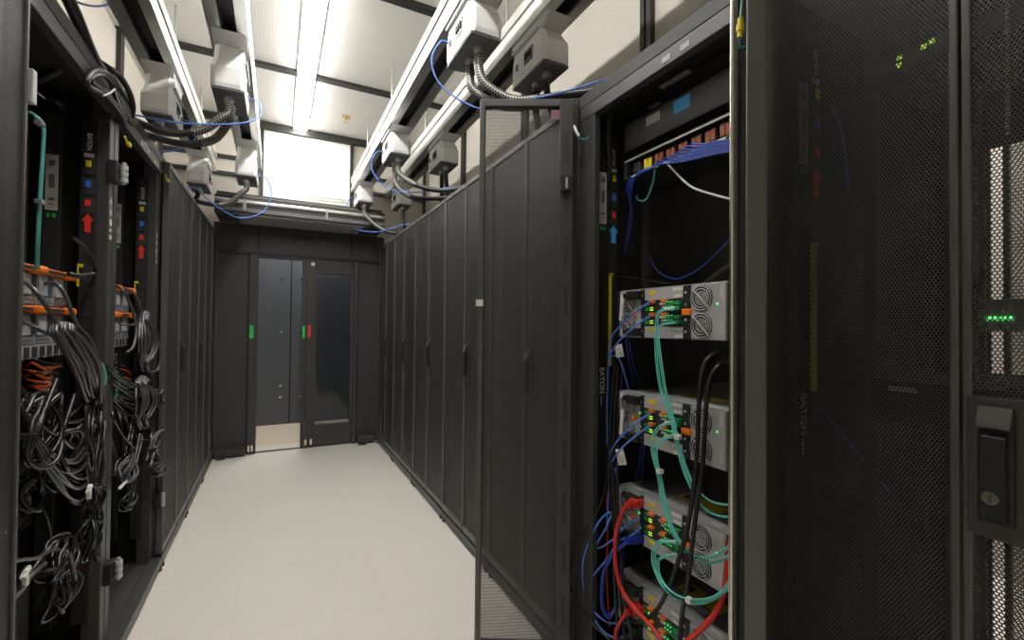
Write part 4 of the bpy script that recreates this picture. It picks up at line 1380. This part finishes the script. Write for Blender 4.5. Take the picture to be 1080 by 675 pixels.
# ------------------------------------------------------------------ left racks: power shelves and cords
def power_shelf(label):
    t = thing('power_shelf', label, 'power shelf', (0, 0, 0), PI/2, 'power shelves with orange levers in the left racks')
    w_, h_ = 0.46, 0.285
    c = MB()
    c.box(-w_/2, 0.02, 0.0, w_/2, 0.6, h_, 0.002)
    c.build('chassis', M['zinc'], t)
    for row in range(2):
        z0 = 0.045+row*0.12
        for col in range(2):
            x0 = -w_/2+0.006+col*0.226
            m_ = MB()
            m_.box(x0, 0.0, z0, x0+0.222, 0.025, z0+0.117, 0.002)
            m_.mat(1)
            m_.box(x0+0.07, -0.003, z0+0.03, x0+0.102, 0.002, z0+0.095, 0.001)
            m_.box(x0+0.188, -0.003, z0+0.03, x0+0.22, 0.002, z0+0.095, 0.001)
            m_.mat(2)
            for k in range(2):
                m_.box(x0+0.006+k*0.118, -0.005, z0+0.03, x0+0.064+k*0.118, 0.001, z0+0.092, 0.001)
            m_.mat(3)
            for k in range(2):
                for j in range(2):
                    m_.box(x0+0.008+k*0.118, -0.002, z0+0.004+0.012*j, x0+0.095+k*0.118, 0.001, z0+0.012+0.012*j)
            pm = m_.build('power_module', [M['psu'], M['psublue'], M['palegrey'], M['boxdark']], t)
            l_ = MB()
            l_.box(x0+0.004, -0.016, z0+0.098, x0+0.215, -0.004, z0+0.116, 0.003)
            l_.box(x0+0.165, -0.030, z0+0.092, x0+0.226, -0.002, z0+0.118, 0.008)
            l_.mat(1)
            l_.box(x0+0.03, -0.0175, z0+0.102, x0+0.16, -0.0155, z0+0.112)
            l_.build('lever', [M['orange'], M['slot']], pm)
    m_ = MB()
    m_.box(-w_/2+0.005, 0.0, 0.003, w_/2-0.005, 0.022, 0.046, 0.002)
    m_.mat(1)
    for k in range(9):
        m_.box(-w_/2+0.015+k*0.05, -0.002, 0.01, -w_/2+0.045+k*0.05, 0.001, 0.04)
    m_.build('vent_strip', [M['zinc'], M['slot']], t)
    return t
PS = power_shelf('grey power shelf with orange levers in the open left rack nearest the camera')
PS.location = (XL-0.125, JL[1]+RW/2-0.012, 1.185)
dup(PS, (XL-0.125, JL[2]+RW/2-0.012, 1.185), PI/2, 'grey power shelf with orange levers in the second open left rack')
for lb, j in (('nearest', 1), ('second', 2)):
    for z, hh in ((0.62, 0.27), (0.20, 0.30)):
        t = thing('server_chassis', 'black server chassis %s in the %s open left rack behind the cords' % ('in the middle' if z > 0.5 else 'near the floor', lb), 'server chassis', (XL-0.2, JL[j]+RW/2, z), PI/2, 'black chassis behind the cords of the left racks')
        m_ = MB().box(-0.22, 0, 0, 0.22, 0.6, hh, 0.003)
        m_.build('body', M['deep'], t)
        for k in range(4):
            m_ = MB()
            m_.box(-0.2+0.1*k, -0.008, 0.03, -0.12+0.1*k, 0.001, hh-0.03, 0.003)
            m_.build('module', M['black'], t)
        for k in range(3):
            m_ = MB()
            m_.box(0.13, -0.01, 0.05+0.04*k, 0.138, -0.007, 0.07+0.04*k)
            m_.build('red_tab', M['darkred'], t)

def lp(px, py, X): return at(px, py, X=X)
def coil(px, py, X, ry, rz, n, r, label, group, tilt=0.0, tail=None, m='cord', tie=True, squash=0.0, seg=7):
    """a hank of cord: n uneven loops hung round a point and tied across"""
    c = lp(px, py, X)
    t = thing('cord_coil', label, 'coil of cord', c, 0, group)
    q = MB()
    pts = []
    N = 14
    for k in range(n):
        dx = (k-(n-1)/2)*r*1.6
        sy, sz = 1+random.uniform(-0.18, 0.12), 1+random.uniform(-0.15, 0.10)
        oy, oz = random.uniform(-1, 1)*r*2.2, random.uniform(-1, 1)*r*2.2
        ph = random.uniform(0, 1)
        for i in range(N):
            a = 2*PI*(i/N)
            f = (i/N)
            yy = ry*sy*math.sin(a)*(1-squash*math.cos(a))+oy
            zz = rz*sz*math.cos(a)+oz
            xx = dx+r*1.6*f+0.012*math.sin(2*a+ph*6)
            ca, sa = math.cos(tilt), math.sin(tilt)
            pts.append(Vector((xx, yy*ca-zz*sa, yy*sa+zz*ca)))
    if tail:
        pts = [pts[0]+Vector(tail[0])*0.9]+pts+[pts[-1]+Vector(tail[1])*0.6, pts[-1]+Vector(tail[1])]
    q.tube(pts, r, seg, 3)
    q.build('cord', M[m], t)
    if tie:
        q = MB()
        ca, sa = math.cos(tilt), math.sin(tilt)
        q.box(-n*r*1.0, -r*1.2-ry*0.98, -0.006, n*r*1.0, r*2.4-ry*0.98, 0.006, 0.002)
        q.build('tie', M['black'], t)
    return t

def cords(n, pix0, pix1, rx, X0, X1, sag, r, label, group, m='cord', jit=6):
    for k in range(n):
        f = k/max(1, n-1)
        a = (pix0[0]+(pix0[2]-pix0[0])*f, pix0[1]+(pix0[3]-pix0[1])*f)
        b_ = (pix1[0]+(pix1[2]-pix1[0])*random.random(), pix1[1]+(pix1[3]-pix1[1])*random.random())
        mid = ((a[0]+b_[0])/2+random.uniform(-jit, jit), (a[1]+b_[1])/2+sag*random.uniform(0.6, 1.3))
        q1 = ((a[0]*0.7+mid[0]*0.3)+random.uniform(-jit, jit)*0.6, (a[1]*0.6+mid[1]*0.4)+random.uniform(-jit, jit))
        q2 = ((b_[0]*0.5+mid[0]*0.5)+random.uniform(-jit, jit), (b_[1]*0.5+mid[1]*0.5)+sag*0.4)
        xs = [X0, X0+rx, X0+rx*1.3, X1+rx, X1]
        cable('power_cable', [lp(*p, x) for p, x in zip((a, q1, mid, q2, b_), xs)], r, M[m], label, 'power cable', group, 7, 7)

g1 = 'loose black cords in the nearer open left rack'
g2 = 'loose black cords in the farther open left rack'
# nearer rack: the big tied hank falling from the power shelf
def hank(p_top, p_bot, n, w0, w1, X, r, label, m='cordgrey'):
    t = thing('cord_hank', label, 'hank of cord', lp(p_top[0], p_top[1], X))
    og = t.location
    for k in range(n):
        f = (k/(n-1)-0.5)
        je, js = random.uniform(-7, 7), random.uniform(-2.5, 2.5)
        path = []
        for j in range(7):
            s = j/6
            px = p_top[0]+(p_bot[0]-p_top[0])*s + f*(w0*(1-s)**1.2+w1*s) + math.sin(s*PI)*(6+9*f+js)
            py = p_top[1]+(p_bot[1]-p_top[1])*s + (8*f*f if j == 0 else 0) + je*s*s
            path.append(lp(px, py, X+0.022*math.sin(s*PI)+0.006*((k % 3)-1)))
        # fold over the top and the bottom
        pre = lp(p_top[0]+f*w0*0.8+2, p_top[1]-7+14*f*f, X-0.012)
        pre2 = lp(p_top[0]+f*w0*0.6+6, p_top[1]+14, X-0.045)
        post = lp(p_bot[0]+f*w1*0.8+3, p_bot[1]+7+je, X-0.012)
        post2 = lp(p_bot[0]+f*w1*0.6+2, p_bot[1]-14+je, X-0.045)
        q = MB()
        q.tube([pre2, pre]+path+[post, post2], r, 8, 5)
        q.build('loop', M[m], t, origin=og)
    return t
hank((66, 348), (97, 410), 10, 27, 22, -0.555, 0.0052, 'large tied hank of dark grey cord under the power shelf of the nearer left rack')
hank((152, 336), (151, 384), 7, 9, 9, -0.56, 0.0052, 'upper tied hank of dark grey cord in the farther open left rack')
hank((149, 404), (149, 438), 7, 13, 13, -0.55, 0.0052, 'lower banded hank of dark grey cord in the farther open left rack')
# leads out of the power modules
for pts, lb in (([(24, 297, -0.65), (32, 302, -0.60), (44, 316, -0.575), (56, 334, -0.56), (62, 345, -0.555), (74, 372, -0.535), (88, 398, -0.53)], 'dark grey cord arching from the left power module of the nearer left rack'),
                ([(46, 299, -0.65), (58, 299, -0.60), (68, 310, -0.575), (76, 330, -0.56), (82, 343, -0.56), (95, 358, -0.55), (104, 382, -0.55), (106, 402, -0.56)], 'dark grey cord arching from the right power module of the nearer left rack'),
                ([(23, 339, -0.65), (34, 344, -0.6), (46, 350, -0.58), (56, 352, -0.57)], 'dark grey cord leaving the lower left power module of the nearer left rack'),
                ([(120, 300, -0.65), (128, 305, -0.6), (136, 318, -0.58), (141, 332, -0.57), (144, 348, -0.56), (140, 366, -0.555), (133, 372, -0.56)], 'dark grey cord arching down from the top module of the farther left rack'),
                ([(131, 304, -0.65), (140, 308, -0.6), (146, 318, -0.58), (150, 332, -0.57)], 'dark grey cord arching onto the upper hank of the farther left rack'),
                ([(121, 336, -0.65), (128, 342, -0.6), (138, 343, -0.58), (144, 341, -0.58)], 'dark grey cord leaving the lower module of the farther left rack'),
                ([(158, 352, -0.56), (166, 360, -0.55), (169, 376, -0.545), (166, 390, -0.55), (158, 393, -0.56)], 'grey cord looping out beside the closed left door, right of the upper hank')):
    cable('power_cable', [lp(*p) for p in pts], 0.0056, M['cordgrey'], lb, 'power cable', None, 8)
# orange fibres between them
for k in range(9):
    y = 384+k*3.4
    cable('fibre_cable', [lp(22+random.uniform(0, 4), y+random.uniform(-2, 2), -0.68), lp(34, y-2+random.uniform(-3, 3), -0.63), lp(48, y+random.uniform(-3, 4), -0.615), lp(62+random.uniform(-8, 4), y+random.uniform(-4, 6), -0.64)], 0.004, M['orangecable'] if k % 3 else M['rubber'], 'short orange cable' if k % 3 else 'short black cable under the power shelf', 'cable', 'short cables under the nearer power shelf')
    S.objects[-1]['label'] = 'orange fibre lying under the power shelf of the nearer left rack' if k % 3 else 'short black cable among the orange fibres of the nearer left rack'
for k in range(4):
    cable('fibre_cable', [lp(122, 385+4*k, -0.68), lp(130, 386+4*k, -0.62), lp(138, 392+3*k, -0.63)], 0.004, M['orangecable'] if k % 2 else M['rubber'], 'orange fibre lying under the power shelf of the farther left rack' if k % 2 else 'short black cable among the orange fibres of the farther left rack', 'cable', 'short cables under the farther power shelf')
# tangle of cords, nearer rack
cords(15, (8, 392, 20, 470), (100, 400, 114, 500), 0.035, -0.62, -0.60, 34, 0.0056, 'loose black cord in the tangle below the power shelf of the nearer left rack', g1)
cords(9, (10, 400, 22, 440), (102, 430, 114, 520), 0.05, -0.60, -0.60, 55, 0.0056, 'black cord slung sideways below the power shelf of the nearer left rack', g1+', slung sideways')
cords(7, (88, 412, 110, 436), (80, 510, 106, 580), 0.02, -0.58, -0.58, 8, 0.005, 'black cord hanging down the post side of the nearer left rack', g1+', hanging by the post')
G = 'coils of black cord in the nearer open left rack'
coil(62, 478, -0.56, 0.075, 0.055, 5, 0.006, 'coil of black cord in the middle of the nearer left rack, below the tangle', G, 0.3, ((0.01, -0.1, 0.1), (0.0, 0.1, 0.12)))
coil(40, 452, -0.555, 0.10, 0.07, 5, 0.0065, 'widest coil of black cord in the nearer left rack, at its left', G, 0.6, ((0.0, -0.1, 0.05), (0, 0.1, 0.1)))
coil(30, 520, -0.58, 0.06, 0.05, 4, 0.0055, 'coil of black cord at the left edge of the nearer left rack', G, 0.1)
coil(97, 532, -0.55, 0.035, 0.06, 5, 0.005, 'upright coil of black cord beside the rack post at the lower right', G, 0.1, ((0, 0, 0.12), (0, -0.05, -0.14)))
coil(94, 568, -0.545, 0.04, 0.06, 5, 0.005, 'upright coil of black cord beside the rack post just below another', G, -0.25, ((0, 0, 0.1), (0, -0.06, -0.14)))
coil(58, 590, -0.545, 0.085, 0.04, 5, 0.0055, 'grey-lit coil of cord with white ties low in the nearer left rack', G, 0.25, ((0, -0.14, -0.02), (0, 0.05, -0.1)))
coil(62, 627, -0.55, 0.05, 0.055, 5, 0.0055, 'lowest coil of black cord in the nearer left rack', G, 0.2, ((0, -0.1, -0.03), (0, 0.05, 0.1)))
coil(46, 500, -0.58, 0.05, 0.05, 4, 0.0055, 'small coil of black cord tucked behind the middle coil of the nearer left rack', G, 0.5)
for (px, py, sx, lb) in ((27, 604, 1, 'white cable tie on the cords low at the left edge of the nearer left rack'), (94, 516, 1, 'white cable tie beside the rack post of the nearer left rack')):
    c = lp(px, py, -0.53)
    q = MB()
    q.box(-0.006, -0.016, -0.006, 0.006, 0.016, 0.006, 0.002, Matrix.Translation(c) @ Matrix.Rotation(0.6, 4, 'X'))
    q.box(-0.005, -0.007, -0.02, 0.005, 0.007, 0.02, 0.002, Matrix.Translation(c+Vector((0, 0, -0.012))))
    solo('cable_tie', q, M['white'], lb, 'cable tie')
cable('power_cable', [lp(14, 592, -0.53), lp(26, 590, -0.53), lp(40, 588, -0.53), lp(56, 580, -0.53), lp(70, 582, -0.53)], 0.0048, M['cordgrey'], 'grey cord running left from the coil with white ties', 'power cable')
cable('power_cable', [lp(14, 632, -0.53), lp(24, 622, -0.53), lp(34, 606, -0.53), lp(48, 594, -0.53)], 0.0048, M['cordgrey'], 'grey cord slanting down to the photo edge from the coil with white ties', 'power cable')
cable('power_cable', [lp(36, 520, -0.62), lp(48, 545, -0.6), lp(54, 570, -0.6), lp(56, 600, -0.6)], 0.005, M['cord'], 'black cord hanging straight behind the low coils of the nearer left rack', 'power cable')
# tangle, farther rack
cords(12, (102, 384, 114, 430), (158, 400, 170, 470), 0.03, -0.62, -0.59, 18, 0.0056, 'loose black cord in the tangle of the farther left rack', g2, jit=4)
cords(9, (104, 376, 114, 400), (152, 392, 170, 420), 0.035, -0.60, -0.58, 12, 0.0056, 'black cord slung sideways to the closed door in the farther left rack', g2+', slung sideways', jit=3)
cords(6, (118, 430, 150, 445), (122, 470, 150, 530), 0.02, -0.58, -0.57, 6, 0.005, 'black cord hanging below the lower hank of the farther left rack', g2+', hanging low', jit=4)
G = 'coils of black cord in the farther open left rack'
coil(132, 496, -0.55, 0.075, 0.045, 5, 0.0055, 'coil of black cord with a white band low in the farther left rack', G, 0.3, ((0, -0.1, 0.12), (0, 0.08, 0.1)), 'cordgrey')
coil(164, 470, -0.535, 0.075, 0.03, 4, 0.005, 'fanned coil of black cord reaching out over the closed door edge', G, 0.75, ((0, -0.1, -0.08), (0, -0.12, -0.06)), 'cordgrey')
coil(168, 495, -0.535, 0.07, 0.03, 4, 0.005, 'flat coil of black cord sticking out just below the fanned coil', G, -0.15, ((0, -0.12, 0.02), (0, -0.12, 0.0)), 'cordgrey')
coil(134, 525, -0.57, 0.06, 0.04, 3, 0.0055, 'lowest coil of black cord in the farther left rack', G, 0.1, ((0, 0, 0.1), (0, 0.05, 0.1)))
coil(165, 420, -0.55, 0.045, 0.04, 4, 0.0055, 'round coil of black cord beside the lower hank of the farther left rack', G, 0.2)
q = MB()
c = lp(130, 511, -0.53)
q.box(-0.004, -0.05, -0.004, 0.004, 0.05, 0.004, 0.001, Matrix.Translation(c))
solo('cable_tie', q, M['white'], 'white band across the low coil of the farther left rack', 'cable tie')
for pts, lb in (([(122, 392, -0.58), (125, 405, -0.575), (121, 420, -0.58)], 'teal fibre showing through the cords of the farther left rack'),):
    cable('fibre_cable', [lp(*p) for p in pts], 0.005, M['aqua'], lb, 'cable')
cable('fibre_cable', [lp(103, 380, -0.55), lp(109, 388, -0.55), lp(111, 398, -0.555), lp(110, 406, -0.56)], 0.005, M['aqua'], 'aqua fibre showing at the right of the big hank', 'cable')
# teal fibre runs in the nearer rack, upper part
for k, lb in enumerate(('left strand of the teal fibres hanging at the photo left edge', 'right strand of the teal fibres hanging at the photo left edge')):
    cable('fibre_cable', [lp(30+k*2, 118, -0.62), lp(38+k*2, 124, -0.6), lp(45+k*1.5, 134, -0.59), lp(44+k*1.5, 165, -0.59), lp(41+k*2, 210, -0.59), lp(39+k*2, 250, -0.59), lp(38+k*2, 284, -0.6)], 0.0034, M['teal'], lb, 'fibre cable')
for y, lb in ((130, 'upper'), (213, 'lower')):
    c = lp(42, y, -0.585)
    solo('cable_tie', MB().box(c.x-0.008, c.y-0.014, c.z-0.006, c.x+0.008, c.y+0.014, c.z+0.006, 0.002), M['boxdark'], '%s grey strap round the teal fibres at the photo left edge' % lb, 'cable tie')
cable('power_cable', [lp(77, 250, -0.6), lp(92, 264, -0.58), lp(101, 278, -0.575), (lp(100, 290, -0.6))], 0.005, M['cord'], 'black cord bowing beside the post above the big hank', 'power cable')
cable('power_cable', [lp(72, 289, -0.62), lp(84, 291, -0.6), lp(98, 289, -0.59)], 0.009, M['rubber'], 'short thick black cable right of the yellow cover in the nearer left rack', 'power cable')
cable('feeder_cable', [lp(40, 85, -0.72), lp(62, 74, -0.66), lp(71, 58, -0.64), (lp(66, 40, -0.66)), lp(50, 30, -0.75)], 0.013, M['rubber'], 'thick black cable curling under the roof of the nearer left rack', 'feeder cable')
cable('feeder_cable', [lp(46, 100, -0.74), lp(62, 108, -0.7), lp(70, 124, -0.7), lp(72, 150, -0.72)], 0.013, M['rubber'], 'thick black cable dropping to the power strips of the nearer left rack', 'feeder cable')
# rack top, left: thick feeder and the hanging loops
cable('feeder_cable', [lp(66, -14, -0.56), lp(80, 16, -0.555), lp(94, 50, -0.56), lp(106, 72, -0.57), lp(120, 86, -0.59), lp(131, 104, -0.60), lp(136, 124, -0.60), lp(136, 140, -0.62)], 0.018, M['rubber'], 'thick black feeder running down along the top edge of the open left racks', 'feeder cable')
cable('feeder_cable', [lp(100, 62, -0.6), lp(112, 70, -0.56), lp(126, 80, -0.55), (lp(136, 96, -0.55)), lp(140, 112, -0.55), lp(138, 124, -0.56)], 0.011, M['rubber'], 'black cable arching over the loops on the left rack top', 'feeder cable')
for k, lb in enumerate(('outer', 'inner')):
    d = 4*k
    cable('feeder_cable', [lp(134, 138, -0.58), lp(124+d, 118, -0.535), lp(108+d, 100, -0.53), lp(95+d, 93-d, -0.53), lp(91+d, 85, -0.53), lp(97+d*0.6, 76+d, -0.53), lp(107+d*0.3, 75+d, -0.53), lp(117, 84+d, -0.53), lp(124, 104+d, -0.535), lp(134, 124, -0.55), lp(140, 142, -0.58)], 0.010-0.002*k, M['rubber'], lb+' black cable loop hanging from the left rack top', 'feeder cable')
q = MB()  # thin pale strands imitate the white highlight on the loops
q.tube([lp(109, 101, -0.512), lp(116, 98, -0.508), lp(121, 94, -0.512)], 0.003, 6)
q.tube([lp(121, 94, -0.512), lp(127, 112, -0.51), lp(134, 126, -0.515)], 0.0025, 6)
solo('cable_tie', q, M['label'], 'pale painted highlight along the cable loops on the left rack top', 'cable tie')
# hinge blocks and stickers on the left posts
for (px, py, lb) in ((124, 181, 'upper'), (118, 605, 'lower')):
    c = lp(px, py, -0.545)
    t = thing('hinge_block', '%s grey hinge block on the post between the open left racks' % lb, 'hinge', c)
    MB().box(-0.03, -0.01, -0.04, 0.0, 0.05, 0.04, 0.003).build('bracket', M['black'], t)
    q = MB()
    for k in range(3):
        q.cyl((0.012, 0.03, -0.032+0.024*k), (0.012, 0.03, -0.014+0.024*k), 0.013, 12)
    q.cyl((0.012, 0.03, -0.04), (0.012, 0.03, 0.045), 0.007, 10)
    q.build('pin', M['zinc'], t)
c = lp(170, 527, -0.53)
t = thing('hinge_block', 'grey hinge block at the edge of the first closed left door', 'hinge', c)
MB().box(-0.03, -0.02, -0.04, 0.0, 0.02, 0.04, 0.003).build('bracket', M['black'], t)
MB().cyl((0.008, 0.0, -0.035), (0.008, 0.0, 0.035), 0.009, 12).build('pin', M['zinc'], t)
c = lp(35, 90, -0.515)
t = thing('latch_box', 'grey latch box on the door edge at the photo top left', 'latch', c)
MB().box(-0.02, 0.0, -0.04, 0.0, 0.022, 0.04, 0.003).build('cover', M['zinc'], t)
MB().cyl((-0.005, 0.02, -0.005), (-0.005, 0.07, 0.0), 0.002, 8).build('wire', M['steel'], t)

# white printed marks on the left posts: arrows and bars
def post_marks(rack, xloc):
    q = MB()
    y = 0.0445
    z = 1.78
    for k in range(2):
        zz = z-0.04*k
        q.prism([(xloc, zz), (xloc+0.014, zz-0.03), (xloc+0.007, zz-0.03), (xloc, zz-0.014), (xloc-0.007, zz-0.03), (xloc-0.014, zz-0.03)], 'y', y-0.0008, y)
        q.box(xloc-0.0025, y-0.0008, zz-0.038, xloc+0.0025, y, zz-0.008)
    q.cyl((xloc, y-0.0008, z-0.1), (xloc, y, z-0.1), 0.014, 16)
    q.box(xloc-0.013, y-0.0008, z-0.135, xloc+0.013, y, z-0.123)
    q.box(xloc-0.012, y-0.0008, z-0.165, xloc+0.012, y, z-0.147)
    q.build('printed_mark', M['label'], rack)
for x, z in ((0.30, 2.105), (0.42, 2.11), (0.55, 2.1), (0.63, 2.115)):
    q = MB()
    q.box(x, 0.0285, z-0.007, x+0.03, 0.0298, z+0.012)
    q.build('sticker', M['label'], L2)
post_marks(L1, RW-0.029)
post_marks(L2, RW-0.029)
# yellow earth tags on the left rack tops
for (px, py, X, lb) in ((50, 33, -0.58, 'nearer open left rack'), (134, 150, -0.53, 'post between the open left racks'), (176, 189, -0.52, 'first closed left rack')):
    c = lp(px, py, X)
    q = MB()
    q.tube([c+Vector((0, -0.03, 0.012)), c, c+Vector((0.0, 0.03, 0.0))], 0.004, 6)
    q.box(c.x-0.006, c.y+0.01, c.z-0.007, c.x+0.006, c.y+0.04, c.z+0.007, 0.002)
    solo('earth_tag', q, M['yellow'], 'yellow earth connector at the top of the %s' % lb, 'earth connector')

# ------------------------------------------------------------------ render look
W = bpy.data.worlds.new('world')
W.use_nodes = True
W.node_tree.nodes['Background'].inputs[0].default_value = (0.9, 0.9, 0.88, 1)
W.node_tree.nodes['Background'].inputs[1].default_value = 0.05
S.world = W
S.view_settings.view_transform = 'Standard'
S.view_settings.look = 'None'
S.view_settings.gamma = 1.0
S.view_settings.use_curve_mapping = False
S.view_settings.exposure = 0.0
S.cycles.max_bounces = 10
S.cycles.diffuse_bounces = 5
S.cycles.glossy_bounces = 4
S.cycles.transparent_max_bounces = 16
